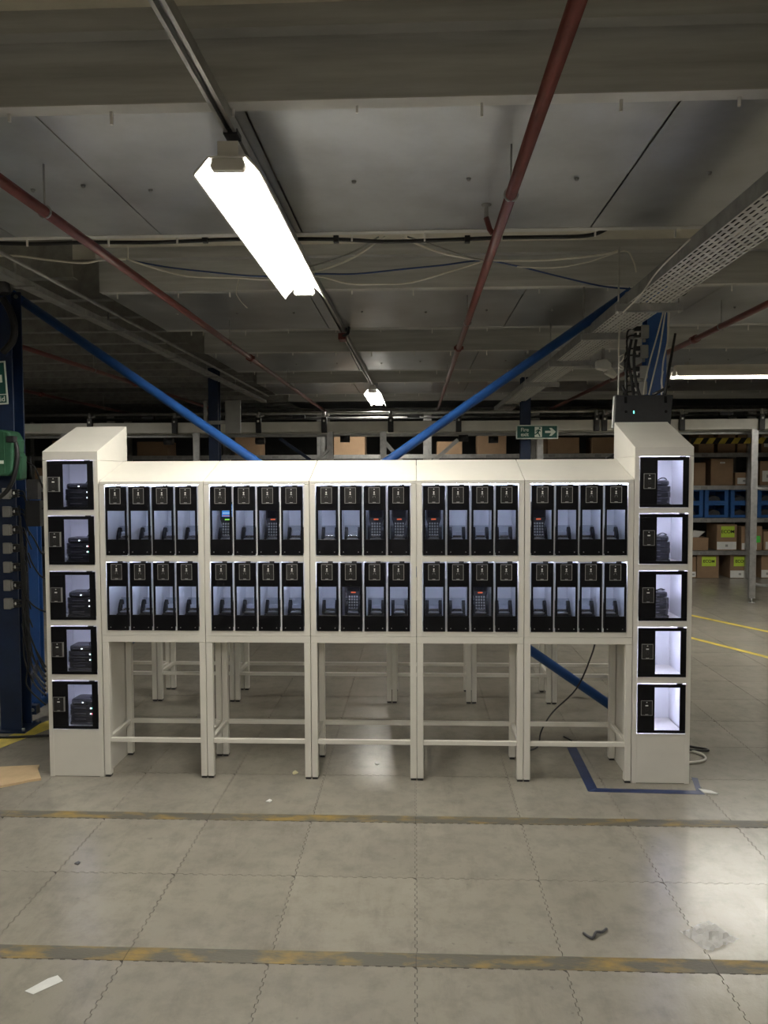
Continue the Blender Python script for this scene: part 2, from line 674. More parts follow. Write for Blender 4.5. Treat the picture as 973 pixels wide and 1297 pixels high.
tag(MB().box(-XW, XW, YB, YB + 0.1, 0, ZH).build('wall_back', WALLM), 'dark wall at the far end of the warehouse', kind='structure')
tag(MB().box(-XW - 0.1, -XW, YN, YB, 0, ZH).build('wall_left', WALLM), 'dark side wall far to the left', kind='structure')
tag(MB().box(XW, XW + 0.1, YN, YB, 0, ZH).build('wall_right', WALLM), 'dark side wall far to the right', kind='structure')
tag(MB().box(-XW, XW, YN - 0.1, YN, 0, ZH).build('wall_front', WALLM), 'wall behind the viewer', kind='structure')


# ================================================================== LAMPS
def make_lamp(length=1.8):
    """twin fluorescent batten with open white reflector; local: runs along +Y, rim at z=0"""
    L = empty('fluorescent_lamp')
    t = 0.0015
    R = MB()
    prof = [(-0.117, 0.0), (-0.110, 0.0), (-0.106, 0.008), (-0.062, 0.058), (0.062, 0.058), (0.106, 0.008), (0.110, 0.0), (0.117, 0.0)]
    prof2 = [(0.112, 0.010), (0.066, 0.063), (-0.066, 0.063), (-0.112, 0.010)]
    R.prism(prof + prof2, 'Y', 0, length)
    R.build('reflector', ENAMEL, L)
    MB().box(-0.035, 0.035, 0.01, length - 0.01, 0.0632, 0.115).build('batten', ENAMEL, L)
    for x in (-0.032, 0.032):
        MB().tube([(x, 0.03, 0.032), (x, length - 0.03, 0.032)], 0.013, 10).build('tube', TUBE, L)
    for yy in (0.0, length - 0.03):
        MB().prism([(-0.052, 0.016), (0.052, 0.016), (0.060, 0.032), (0.052, 0.057), (-0.052, 0.057), (-0.060, 0.032)], 'Y', yy, yy + 0.029).build(
            'lamp_holder', ENAMEL, L, bev=0.004)
    for yy in (0.12, length - 0.12):
        MB().box(-0.012, 0.012, yy - 0.02, yy + 0.02, 0.115, 0.145).build('hanger', STEEL, L)
    return L


XT = -0.622
lamp = make_lamp()
lamp.location = (XT, 2.575, 2.65)
tag(lamp, 'large bright fluorescent lamp hanging above the white lockers', 'lamp', 'fluorescent lamps')
l2 = copy_tree(lamp)
l2.location = (-0.548, 9.95, 2.70)
tag(l2, 'small distant lit lamp on the same channel, seen end on', 'lamp')
lr = copy_tree(lamp)
lr.rotation_euler.z = -math.pi / 2
lr.location = (2.48, 7.5, 2.575)
tag(lr, 'bright horizontal lamp at the right edge above the boxes', 'lamp')
for k, (x, yy, rz) in enumerate([(XT, -4.2, 0), (2.75, -1.6, 0), (-3.6, -1.6, 0), (-5.0, 5.4, 0), (5.2, 5.6, 0), (1.1, -3.4, 0)]):  # side lamps behind the viewer and right-edge lamp are added for brightness, unseen
    c = copy_tree(lamp)
    c.location = (x, yy, 2.65)
    c.rotation_euler.z = rz
    tag(c, ['lamp on the same channel behind the viewer', 'added front fill lamp behind the viewer on the right', 'added front fill lamp behind the viewer on the left',
            'lamp beyond the left edge behind the blue column', 'added unseen lamp beyond the right edge brightening conveyor and racks',
            'lamp behind the viewer, right of the channel', 'lamp beyond the left edge near the conveyor'][k], 'lamp')

# trunking channel carrying the lamps
ch = empty('strut_channel', (-0.640, 0, 2.80), -0.009)
tag(ch, 'galvanised strut channel on the ceiling carrying the lamps', 'channel')
MB().prism([(-0.021, 0), (-0.009, 0), (-0.009, 0.006), (-0.017, 0.006), (-0.017, 0.036), (0.017, 0.036), (0.017, 0.006), (0.009, 0.006),
            (0.009, 0), (0.021, 0), (0.021, 0.041), (-0.021, 0.041)], 'Y', 0.2, 9.9).build('rail', STEEL, ch)
MB().box(-0.024, 0.024, 2.60, 2.66, -0.006, 0.012).build('end_bracket', GREYP, ch)
MB().tube(smooth_path([(0.02, 6.3, 0.03), (0.05, 6.25, 0.05), (0.05, 6.15, -0.02), (0.0, 6.2, -0.03)]), 0.012, 8).build('cable_loop', CABK, ch)
MB().box(-0.03, 0.03, 6.18, 6.30, -0.06, -0.01).build('junction_box', MAROON, ch)


# ================================================================== LOCKER CABINETS
X0, PITCH = -1.708, 0.5716
YF, DEP = 4.07, 0.36
ZB = 0.786
DW, DG = 0.1165, 0.0113
OPN0 = (PITCH - (4 * DW + 3 * DG)) / 2
ROWS = [(1.225, 1.603), (0.820, 1.188)]            # bottoms / tops of the two openings


def make_door():
    """pocket door; local origin lower left of door, front face at y=-0.005"""
    H_ = 0.369
    d = holed(MB(), 0, DW, 0, H_, 0.0105, 0.1055, 0.085, 0.240, -0.005, 0.001).build('door', BLACK, None, bev=0.001, seg=1)
    MB().box(0.008, 0.108, 0.0012, 0.003, 0.082, 0.243).build('window_pane', CLEAR, d)
    MB().box(0.026, 0.086, -0.0085, -0.0052, 0.277, 0.362).build('lock_panel', LOCKF, d, bev=0.001, seg=1)
    fr = holed(MB(), 0.026, 0.086, 0.277, 0.362, 0.0285, 0.0835, 0.2795, 0.3595, -0.0094, -0.0087)
    fr.build('lock_bezel', SILVER, d)
    mk = MB().box(0.0535, 0.0585, -0.0094, -0.0087, 0.350, 0.354)
    mk.box(0.0525, 0.0595, -0.0094, -0.0087, 0.333, 0.340).box(0.0545, 0.0575, -0.0094, -0.0087, 0.326, 0.334)
    mk.box(0.051, 0.061, -0.0094, -0.0087, 0.3235, 0.327).box(0.048, 0.064, -0.0094, -0.0087, 0.2815, 0.2832)
    mk.build('lock_print', MARK, d)['kind'] = 'stuff'
    rg = MB()
    for k in range(7):
        a0, a1 = math.radians(-30 + k * 34), math.radians(-30 + k * 34 + 34)
        c = (0.056, 0.310)
        rg.poly([(c[0] + r * math.cos(a), -0.0092, c[1] + r * math.sin(a)) for a, r in ((a0, 0.0075), (a1, 0.0075), (a1, 0.0062), (a0, 0.0062))])
    rg.build('finger_ring', SILVER, d)
    for x in (0.018, 0.098):
        MB().tube([(x, -0.0066, 0.017), (x, -0.005, 0.017)], 0.0028, 8).build('screw', SILVER, d)
    MB().box(0.062, 0.088, -0.004, 0.004, H_ + 0.0005, H_ + 0.0085).build('catch', BLACKP, d)
    return d


def make_cabinet():
    c = empty('locker_cabinet')
    W = PITCH - 0.003
    xa = 0.0015
    MB().prism([(0, 1.6035), (0, 1.622), (DEP, 1.738), (DEP, 1.6035)], 'X', xa, xa + W).build('hood', WHITE, c, bev=0.0015)
    for x in (xa, xa + W - 0.012):
        MB().box(x, x + 0.012, 0.0125, DEP, ZB, 1.603).build('side_panel', WHITE, c)
    MB().box(xa + 0.012, xa + W - 0.012, DEP - 0.01, DEP, ZB + 0.002, 1.603).build('back_panel', WHITE, c)
    for x0, x1 in ((xa, OPN0 - 0.004), (PITCH - OPN0 + 0.004, xa + W)):
        MB().box(x0, x1, 0, 0.012, ZB, 1.6025).build('stile', WHITE, c, bev=0.001, seg=1)
    MB().box(OPN0 - 0.004, PITCH - OPN0 + 0.004, 0.0, 0.34, ZB, 0.817).build('bottom_shelf', WHITE, c)
    MB().box(OPN0 - 0.004, PITCH - OPN0 + 0.004, 0.0, 0.34, 1.189, 1.222).build('middle_shelf', WHITE, c)
    MB().box(xa + 0.012, xa + W - 0.012, 0.275, 0.28, 0.817, 1.603).build('inner_back', INNER, c)
    for (z0, z1) in ROWS:
        for k in range(1, 4):
            x = OPN0 + k * (DW + DG) - DG / 2
            MB().box(x - 0.004, x + 0.004, 0.008, 0.2748, z0 - 0.0025, z1 - 0.004).build('divider', INNER, c)
        for x in (OPN0 - 0.006, PITCH - OPN0 + 0.004):
            MB().box(x, x + 0.002, 0.0125, 0.2748, z0 - 0.0025, z1).build('inner_lining', INNER, c)
        if z0 > 1.2:
            MB().box(OPN0 - 0.002, PITCH - OPN0 + 0.002, 0.016, 0.028, z1 - 0.0035, z1 - 0.0005).build('led_strip', LEDU, c)
        else:
            for k in range(4):
                x = OPN0 + k * (DW + DG)
                MB().box(x + 0.012, x + DW - 0.012, 0.009, 0.021, z1 - 0.028, z1 - 0.025).build('led_strip', LEDU, c)
    return c


def make_cradle():
    """handheld-terminal charging cradle; origin on the pocket floor at its middle"""
    c = empty('charging_cradle')
    MB().prism([(0.0, 0), (0.10, 0), (0.10, 0.085), (0.0, 0.070)], 'X', -0.046, 0.046).build('base', CRADLE, c, bev=0.004)
    for s in (-1, 1):
        arm = MB()
        x0, x1 = sorted((s * 0.027, s * 0.045))
        arm.prism([(0.015, 0.07), (0.072, 0.07), (0.076, 0.110), (0.066, 0.140), (0.052, 0.144), (0.036, 0.126), (0.020, 0.095)], 'X', x0, x1)
        arm.build('side_arm', CRADLE, c, bev=0.003)
    MB().box(-0.048, 0.048, 0.082, 0.085, 0.07, 0.150).build('back_plate', SMOKE, c)
    MB().box(-0.024, 0.024, 0.040, 0.044, 0.090, 0.118).build('rest_plate', GREYL, c, bev=0.002)
    MB().box(-0.024, 0.024, 0.030, 0.038, 0.086, 0.100).build('contact_bar', CHROME, c, bev=0.002)
    MB().box(-0.030, 0.030, 0.012, 0.040, 0.0775, 0.083).build('contact_tray', SILVER, c, bev=0.002)
    return c


def make_terminal(btn, screen):
    """handheld keypad terminal, origin at its foot; leans back in the cradle"""
    t = empty('handheld_terminal')
    MB().prism([(-0.029, 0), (0.029, 0), (0.031, 0.07), (0.041, 0.10), (0.042, 0.185), (0.036, 0.196), (-0.036, 0.196), (-0.042, 0.185), (-0.041, 0.10),
                (-0.031, 0.07)], 'Y', 0.0, 0.026).build('body', TERM, t, bev=0.004)
    s = MB().box(-0.033, 0.033, -0.0015, 0.0, 0.106, 0.186).build('screen', BLACK, t)
    if screen:
        MB().box(-0.030, 0.030, -0.0022, -0.0016, 0.112, 0.183).build('picture', SCRB, s)
        for z in (0.115, 0.130, 0.146, 0.165):
            MB().box(-0.026, 0.026, -0.0028, -0.0023, z, z + 0.007).build('picture_bar', SCRW if z > 0.12 else SCRP, s)
    MB().box(-0.013, 0.013, -0.004, 0.0, 0.094, 0.101).build('scan_button', btn, t, bev=0.0015)
    key = mat('key_grey', (0.30, 0.30, 0.28), 0.5, noise=0.1)
    for r in range(5):
        for q in range(4):
            x = -0.021 + q * 0.014
            z = 0.012 + r * 0.0155
            MB().box(x - 0.0045, x + 0.0045, -0.003, 0.0, z - 0.005, z + 0.005).build('key', key, t)
    return t


cab0 = make_cabinet()
door0 = make_door()
cr0 = make_cradle()
term_red = make_terminal(BTNR, False)
term_grn = make_terminal(BTNG, True)
TERMS = {(1, 0, 0): 'g', (1, 0, 2): 'r', (2, 0, 2): 'r', (2, 0, 3): 'r', (2, 1, 1): 'r', (3, 0, 0): 'r', (3, 1, 2): 'r', (4, 0, 0): 'r'}
CABN = ['leftmost cabinet', 'second cabinet from the left', 'middle cabinet', 'fourth cabinet from the left', 'rightmost cabinet']
usedd = usedc = False
usedt = {'r': False, 'g': False}
cabs = []
for u in range(5):
    cabs.append(cab0 if u == 0 else copy_tree(cab0))
for u in range(5):
    c = cabs[u]
    c.location = (X0 + u * PITCH, YF, 0)
    tag(c, ['white sloped-top cabinet of eight black pocket doors, next to the left tower', 'white cabinet of eight black doors, second from the left, blue-screened terminal inside',
            'white cabinet of eight black doors in the middle of the row', 'white cabinet of eight black doors, fourth from the left',
            'white cabinet of eight black doors, next to the right tower'][u], 'cabinet', 'locker cabinets in a row')
    for r, (z0, z1) in enumerate(ROWS):
        for k in range(4):
            x = OPN0 + k * (DW + DG)
            dz = z0 - 0.001 if r == 0 else z0 - 0.002
            if not usedd:
                d, usedd = door0, True
                d.parent = c
            else:
                d = copy_tree(door0, c)
            d.location = (x, 0.0, dz - (0.004 if r else 0))
            if not usedc:
                q, usedc = cr0, True
            else:
                q = copy_tree(cr0)
            q.location = (c.location.x + x + DW / 2, YF + 0.085, z0 - 0.0028)
            tm = TERMS.get((u, r, k))
            tag(q, '%s cradle behind %s door, %s row, %s' % ('loaded' if tm else 'empty black', ORD[k], 'upper' if r == 0 else 'lower', CABN[u]),
                'cradle', 'charging cradles in the pockets')
            if tm:
                src = term_red if tm == 'r' else term_grn
                t = src if not usedt[tm] else copy_tree(src)
                usedt[tm] = True
                t.location = (q.location.x, YF + 0.085 + 0.036, z0 + 0.0865)
                t.rotation_euler.x = math.radians(-8)
                tag(t, '%s behind %s door, %s row, %s' % ('terminal with lit blue screen' if tm == 'g' else 'terminal with orange button',
                    ORD[k], 'upper' if r == 0 else 'lower', CABN[u]), 'handheld terminal', 'handheld terminals left charging')


# ------------------------------------------------------------------ stands
def make_stand(dep):
    s = empty('locker_stand')
    W = PITCH - 0.003
    lw = 0.034
    for x in (0.0015, 0.0015 + W - lw):
        for yy in (0.0, dep - lw):
            lg = MB().box(x, x + lw, yy, yy + lw, 0.012, 0.748).build('leg', WHITE, s, bev=0.002)
            MB().box(x + 0.003, x + lw - 0.003, yy + 0.003, yy + lw - 0.003, 0.0, 0.012).build('foot_cap', BLACKP, lg)
    MB().box(0.0015, 0.0015 + W, 0.0, 0.034, 0.7485, 0.7845).build('top_rail', WHITE, s, bev=0.002)
    MB().box(0.0015, 0.0015 + W, dep - 0.034, dep, 0.7485, 0.7845).build('top_rail', WHITE, s, bev=0.002)
    for x in (0.0015, 0.0015 + W - lw):
        MB().box(x, x + lw, 0.0345, dep - 0.0345, 0.7485, 0.7845).build('top_rail', WHITE, s, bev=0.002)
        MB().box(x + 0.006, x + lw - 0.006, lw, dep - lw, 0.193, 0.217).build('side_stretcher', WHITE, s, bev=0.002)
    for yy in (0.006, dep - 0.028):
        MB().box(0.0015 + lw, 0.0015 + W - lw, yy, yy + 0.022, 0.193, 0.217).build('stretcher', WHITE, s, bev=0.002)
    return s


st0 = make_stand(0.36)
for u in range(5):
    s = st0 if u == 0 else copy_tree(st0)
    s.location = (X0 + u * PITCH, YF, 0)
    tag(s, ['white steel leg stand carrying the leftmost cabinet', 'white steel leg stand carrying the second cabinet', 'white steel leg stand carrying the middle cabinet',
            'white steel leg stand carrying the fourth cabinet', 'white steel leg stand carrying the rightmost cabinet'][u], 'stand', 'front row stands')
st1 = make_stand(0.34)
shell = MB()
shell.prism([(0, ZB), (0.34, ZB), (0.34, 1.60), (0, 1.72)], 'X', 0.001, PITCH - 0.001)
sh0 = None
for u in range(7):
    s = st1 if u == 0 else copy_tree(st1)
    x = -1.893 + (u - 1) * 0.5745
    s.location = (x, 5.478, 0)
    tag(s, 'white leg stand of the rear row, %s from the left behind the front legs' % ORD[u], 'stand', 'rear row stands')
    b = empty('rear_cabinet', (x, 5.478, 0))
    if sh0 is None:
        sh0 = shell.build('body', WHITE, b, bev=0.002)
        MB().box(0.03, PITCH - 0.03, 0.0, 0.34, 1.7, 1.7001)
    else:
        c = link_copy(sh0, (0, 0, 0), b)
    tag(b, 'white cabinet back of the rear row hidden behind front row, %s from left' % ORD[u], 'cabinet', 'rear row cabinets')

# ------------------------------------------------------------------ towers
TD = 0.43
DZ = [1.466, 1.168, 0.866, 0.566, 0.264]
DH = 0.263


def make_tower(x0, w_, z0, led, name, left):
    t = empty('charging_tower', (x0, YF, 0))
    top = 1.7335 + z0
    MB().prism([(0, top), (0, top + 0.048), (TD, top + 0.208), (TD, top)], 'X', 0, w_).build('hood', WHITE, t, bev=0.0015)
    st = (w_ - 0.252) / 2
    for x in (0, w_ - st + 0.0008):
        MB().box(x, x + st - 0.0008, 0, 0.012, 0.0, top - 0.0008).build('stile', WHITE, t, bev=0.001, seg=1)
    for x in (0, w_ - 0.012):
        MB().box(x, x + 0.012, 0.0125, TD, 0.0, top - 0.0008).build('side_panel', WHITE, t)
    MB().box(0.012, w_ - 0.012, TD - 0.01, TD, 0.0, top - 0.0008).build('back_panel', WHITE, t)
    MB().box(0.012, w_ - 0.012, 0.275, 0.28, DZ[-1] + z0 - 0.03, top - 0.0008).build('inner_back', INNER, t)
    MB().box(st - 0.0015, w_ - st + 0.0015, 0.001, 0.012, 0.003, DZ[-1] + z0 - 0.004).build('plinth_panel', WHITE, t, bev=0.001, seg=1)
    for x in (st - 0.006, w_ - st + 0.004):
        MB().box(x, x + 0.002, 0.0125, 0.2748, DZ[-1] + z0, top - 0.0008).build('inner_lining', INNER, t)
    for i, z in enumerate(DZ):
        z += z0
        if i < 4:
            MB().box(st - 0.0015, w_ - st + 0.0015, 0.0, 0.2745, DZ[i + 1] + z0 + DH + 0.0042, z - 0.001).build('shelf_rail', WHITE, t, bev=0.001, seg=1)
        else:
            MB().box(st - 0.0015, w_ - st + 0.0015, 0.0125, 0.2745, z - 0.03, z - 0.004).build('shelf_rail', WHITE, t)
        # door
        dx = st
        wx0, wx1 = (0.086, 0.220) if left else (0.090, 0.222)
        d = holed(MB(), 0, 0.252, 0, DH, wx0, wx1, 0.016, DH - 0.017, -0.005, 0.001).build('door', BLACK, t, bev=0.001, seg=1, loc=(dx, 0, z))
        MB().box(wx0 - 0.003, wx1 + 0.003, 0.0012, 0.003, 0.013, DH - 0.014).build('window_pane', CLEAR, d)
        lx = 0.007 if left else 0.017
        MB().box(lx, lx + 0.060, -0.012, -0.0052, 0.098, 0.178).build('lock_panel', LOCKF, d, bev=0.001, seg=1)
        holed(MB(), lx, lx + 0.060, 0.098, 0.178, lx + 0.002, lx + 0.058, 0.100, 0.176, -0.0128, -0.0122).build('lock_bezel', SILVER, d)
        if left:
            MB().box(lx + 0.0602, lx + 0.064, -0.012, -0.0052, 0.098, 0.178).build('lock_edge', SILVER, d)
        mk = MB().box(lx + 0.0275, lx + 0.0325, -0.0128, -0.0122, 0.166, 0.170).box(lx + 0.023, lx + 0.037, -0.0128, -0.0122, 0.148, 0.154)
        mk.box(lx + 0.022, lx + 0.038, -0.0128, -0.0122, 0.102, 0.1038)
        mk.build('lock_print', MARK, d)['kind'] = 'stuff'
        rg = MB()
        for k in range(12):
            a0, a1 = math.radians(k * 30), math.radians(k * 30 + 30)
            c = (lx + 0.030, 0.130)
            rg.poly([(c[0] + r * math.cos(a), -0.0126, c[1] + r * math.sin(a)) for a, r in ((a0, 0.0085), (a1, 0.0085), (a1, 0.0075), (a0, 0.0075))])
        rg.build('finger_ring', GREYP, d)
        MB().box(0.205, 0.235, -0.004, 0.004, DH + 0.0002, DH + 0.004).build('catch', BLACKP, d)
        zt = z + DH + 0.004
        MB().box(st + 0.015, w_ - st - 0.015, 0.006, 0.016, z + DH - 0.014, z + DH - 0.011).build('led_strip', led, t)
        if not left:
            MB().box(st + 0.001, st + 0.004, 0.030, 0.040, z + 0.01, z + DH - 0.01).build('led_strip', led, t)
    return t, st


tl, stl = make_tower(-2.0135, 0.3025, 0.004, LEDL, 'left', True)
tag(tl, 'tall white charging tower at the left end with five black doors', 'tower', 'end towers of the locker row')
tr, str_ = make_tower(1.1520, 0.3040, 0.010, LEDR, 'right', False)
tag(tr, 'tall white charging tower at the right end with brightly lit compartments', 'tower', 'end towers of the locker row')


def make_charger(lights):
    """stacked four-bay battery charger"""
    c = empty('battery_charger')
    MB().box(-0.075, 0.075, 0, 0.13, 0, 0.018).build('base', CHARGER, c, bev=0.006)
    for k in range(4):
        z = 0.0185 + k * 0.031
        ins = [0.004, 0.0, 0.001, 0.009][k]
        r0 = 0.020
        prof = []
        for cx_, cy_, a0 in ((-0.078 + ins + r0, r0, 180), (0.078 - ins - r0, r0, 270), (0.078 - ins - r0, 0.115 - r0, 0), (-0.078 + ins + r0, 0.115 - r0, 90)):
            for j in range(4):
                q = math.radians(a0 + 30 * j)
                prof.append((cx_ + r0 * math.cos(q), cy_ + r0 * math.sin(q)))
        b = MB().prism(prof, 'Z', z, z + 0.0306).build('bay', CHARGER, c, bev=0.003 if k < 3 else 0.009, seg=2)
        MB().box(-0.045, 0.02, -0.0022, -0.0002, z + 0.012, z + 0.016).build('slot', GREYP, b)
        if lights:
            m = lights[k]
            if m:
                MB().box(0.046, 0.052, -0.003, -0.0002, z + 0.011, z + 0.018).build('indicator', DOTW, b)
                MB().box(0.055, 0.061, -0.003, -0.0002, z + 0.011, z + 0.018).build('indicator', m, b)
            if k == 3:
                MB().box(0.000, 0.008, -0.003, -0.0002, z + 0.012, z + 0.018).build('indicator', DOTW, b)
    MB().tube(smooth_path([(0.02, 0.06, 0.14), (0.04, 0.04, 0.155), (0.06, 0.04, 0.15), (0.075, 0.08, 0.142), (0.05, 0.11, 0.14)]), 0.003, 6).build('lead', CABK, c)
    return c


LIGHTS = [[None, DOTG, DOTG, None], [None, DOTG, DOTR, None], [None, DOTG, DOTG, None], [None, DOTG, DOTG, None], [None, DOTR, DOTG, None]]
TOWN = ['top', 'second', 'third', 'fourth', 'bottom']
for i in range(5):
    c = make_charger(LIGHTS[i])
    c.location = (-1.853 + [0.004, 0, 0.002, 0, -0.001][i], YF + 0.065, DZ[i] + 0.004 - 0.001 + 0.0005)
    c.rotation_euler.z = math.radians([3, -2, 4, 1, -3][i])
    tag(c, 'black stacked battery charger in the %s compartment of the left tower' % TOWN[i], 'charger', 'battery chargers')
for i in range(3):
    c = make_charger(None)
    c.location = (1.290, YF + 0.07, DZ[i] + 0.010 - 0.001 + 0.0005)
    c.rotation_euler.z = math.radians([2, -1, 3][i])
    tag(c, 'black stacked battery charger in the %s compartment of the right tower' % TOWN[i], 'charger', 'battery chargers')
for i in (3, 4):
    MB().box(0.03, 0.135, 0.12, 0.23, DZ[i] + 0.0095, DZ[i] + 0.15).build('spacer_block', INNER, tr, bev=0.003)
MB().box(0.22, 0.24, 0.06, 0.075, 1.79, 1.7925)

# ------------------------------------------------------------------ router on the right tower
ro = empty('wireless_router', (1.335, YF + TD + 0.03, 1.90))
tag(ro, 'black wireless router with antennas standing upright on the right tower', 'router')
Mx = Matrix.Rotation(math.radians(-8), 4, 'X')
MB().prism([(-0.172, 0.02), (0.150, 0.02), (0.172, 0.215), (-0.160, 0.215)], 'Y', 0.0, 0.035, Mx).build('body', BLACKP, ro, bev=0.004)
MB().prism([(-0.182, 0.024), (-0.1725, 0.022), (-0.1605, 0.214), (-0.168, 0.212)], 'Y', 0.002, 0.033, Mx).build('side_edge', SILVER, ro)
MB().box(-0.062, -0.056, -0.0025, -0.0002, 0.105, 0.120, Mx).build('power_light', DOTG, ro)
for x in (-0.105, 0.125):
    MB().box(x - 0.008, x + 0.008, -0.004, -0.0002, 0.165, 0.205, Mx).build('clip', BLACK, ro)
    MB().tube([tuple(Mx @ Vector((x, -0.003, 0.115))), tuple(Mx @ Vector((x, 0.0, 0.115)))], 0.009, 12).build('screw_boss', BLACK, ro)
MB().tube([(0.125, 0.05, 0.20), (0.135, 0.05, 0.26), (0.185, 0.05, 0.57)], [0.011, 0.010, 0.007], 8).build('antenna', BLACKP, ro)
MB().tube([(0.06, 0.05, 0.215), (0.16, 0.055, 0.265)], [0.010, 0.008], 8).build('antenna', BLACKP, ro)
MB().tube([(-0.09, 0.05, 0.21), (-0.12, 0.05, 0.27)], [0.010, 0.008], 8).build('antenna', BLACKP, ro)
MB().box(-0.03, 0.03, -0.02, 0.05, -0.06, 0.02).build('bracket', BLACKP, ro)

# ================================================================== COLUMNS AND BRACES
def column(x0, x1, y0, y1, label, m=BLUE, z1=None, name='steel_column'):
    c = empty(name, ((x0 + x1) / 2, (y0 + y1) / 2, 0))
    hx, hy = (x1 - x0) / 2, (y1 - y0) / 2
    z1 = z1 or ZL - 0.006
    t = 0.012
    MB().prism([(-hx, -hy), (hx, -hy), (hx, -hy + t), (t / 2, -hy + t), (t / 2, hy - t), (hx, hy - t), (hx, hy), (-hx, hy), (-hx, hy - t), (-t / 2, hy - t),
                (-t / 2, -hy + t), (-hx, -hy + t)], 'Z', 0.012, z1).build('shaft', m, c, bev=0.002)
    bp = MB().box(-hx - 0.04, hx + 0.04, -hy - 0.04, hy + 0.04, 0.0, 0.012).build('base_plate', m, c, bev=0.002)
    for sx in (-1, 1):
        for sy in (-1, 1):
            MB().tube([(sx * (hx + 0.022), sy * (hy + 0.022), 0.012), (sx * (hx + 0.022), sy * (hy + 0.022), 0.03)], 0.01, 6).build('bolt', STEEL, bp)
    return tag(c, label, 'column', 'blue steel columns')


column(-2.69, -2.55, 4.79, 4.93, 'blue steel column at the left edge with sockets fixed to it', BLUE_SHADED)
column(1.455, 1.575, 4.90, 5.02, 'blue steel column behind the right tower hung with cables', BLUE)
column(1.30, 1.42, 9.50, 9.62, 'distant shade-toned blue column behind the fire exit sign', BLUE_SHADED)
column(-2.29, -2.18, 8.45, 8.56, 'distant dark column left of centre behind the blue brace', BLUE_SHADED)
column(-2.79, -2.715, 5.38, 5.45, 'thin blue post between the left column and tower', BLUE, 1.55)

YBR = 4.965


def brace(p0, p1, label, y, m=BLUE, r=0.030):
    b = empty('brace_bar', (p0[0], y, 0))
    a = Vector((0, 0, p0[1]))
    e = Vector((p1[0] - p0[0], 0, p1[1]))
    MB().tube([a, e], r, 14).build('bar', m, b)
    d = (e - a).normalized()
    for q, s in ((a, -1), (e, 1)):
        MB().bar(q + d * s * -0.03, q + d * s * 0.10, 0.012, 0.055).build('end_tab', m, b)
        MB().tube([q + d * s * 0.06 + Vector((0, -0.018, 0)), q + d * s * 0.06 + Vector((0, 0.018, 0))], 0.014, 8).build('bolt', STEELD, b)
    return tag(b, label, 'brace', 'diagonal braces')


brace((-2.53, 2.78), (1.37, 0.084), 'blue diagonal brace falling from the left column to the floor on the right', YBR - 0.035)
brace((1.30, 2.761), (-2.50, 0.145), 'blue diagonal brace falling from the right column down to the left', YBR + 0.035)
fb = empty('brace_bar', (-2.66, 4.95, 0))
MB().bar((0, 0.0, 0.10), (-0.08, 0.46, 0.30), 0.012, 0.07).build('bar', BLUE_SHADED, fb)
MB().bar((0.05, 0.0, 0.10), (0.14, 0.0, 0.10), 0.05, 0.06).build('end_tab', BLUE_SHADED, fb)
MB().tube([(0.115, -0.03, 0.10), (0.115, -0.022, 0.10)], 0.012, 8).build('bolt', STEEL, fb)
tag(fb, 'short shade-toned blue floor brace from the left column to the thin post', 'brace', 'diagonal braces')

# ================================================================== PIPES, TRAY, CHANNEL
def pipe(x, z, y0, y1, r, label, couplings, hangers):
    p = empty('sprinkler_pipe', (x, 0, z))
    MB().tube([(0, y0, 0), (0, y1, 0)], r, 16).build('pipe', MAROON, p)
    for yc in couplings:
        MB().tube([(0, yc - 0.04, 0), (0, yc - 0.035, 0), (0, yc + 0.035, 0), (0, yc + 0.04, 0)], [r, r * 1.45, r * 1.45, r], 16).build('coupling', MAROON, p)
        for s in (-1, 1):
            MB().box(s * r * 1.3 - 0.01, s * r * 1.3 + 0.012, yc - 0.02, yc + 0.02, -0.012, 0.014).build('coupling_bolt', MAROON, p)
    for yh in hangers:
        MB().tube([(r * 1.15 * math.cos(a), yh, r * 1.15 * math.sin(a)) for a in [k * math.pi / 8 for k in range(17)]], 0.004, 6).build('clamp', STEEL, p)
        MB().tube([(0, yh, r), (0, yh, ZL - z)], 0.004, 6).build('hanger_rod', STEEL, p)
    return tag(p, label, 'pipe', 'sprinkler pipes')


pipe(-1.425, 2.67, -1.0, 12.2, 0.021, 'maroon sprinkler pipe left of the hanging lamp', [6.65], [2.95, 5.9, 8.6])
right_pipe = pipe(0.352, 2.67, -1.0, 12.2, 0.021, 'maroon sprinkler pipe running up right of the lamp', [6.25], [2.86, 5.2, 8.4])
pipe(2.12, 2.67, -1.0, 12.2, 0.021, 'maroon sprinkler pipe right of the cable tray', [5.95], [5.45, 8.4])
pipe(-3.086, 2.67, 1.0, 12.2, 0.020, 'dim maroon sprinkler pipe under the open joists on the left', [8.4], [7.3])
pipe(-4.64, 2.67, 1.0, 13.2, 0.020, 'dim far left sprinkler pipe above the conveyor', [9.4], [11.3])

# upright sprinkler on the right pipe
MB().tube([(-0.017, 3.35, 0.012), (-0.03, 3.35, 0.03), (-0.045, 3.35, 0.08)], 0.012, 8).build('sprinkler', MAROON, right_pipe)
MB().tube([(-0.045, 3.35, 0.0805), (-0.045, 3.35, 0.13), (-0.045, 3.35, 0.131), (-0.045, 3.35, 0.135)], [0.010, 0.008, 0.022, 0.022], 10).build('sprinkler', STEELD, right_pipe)

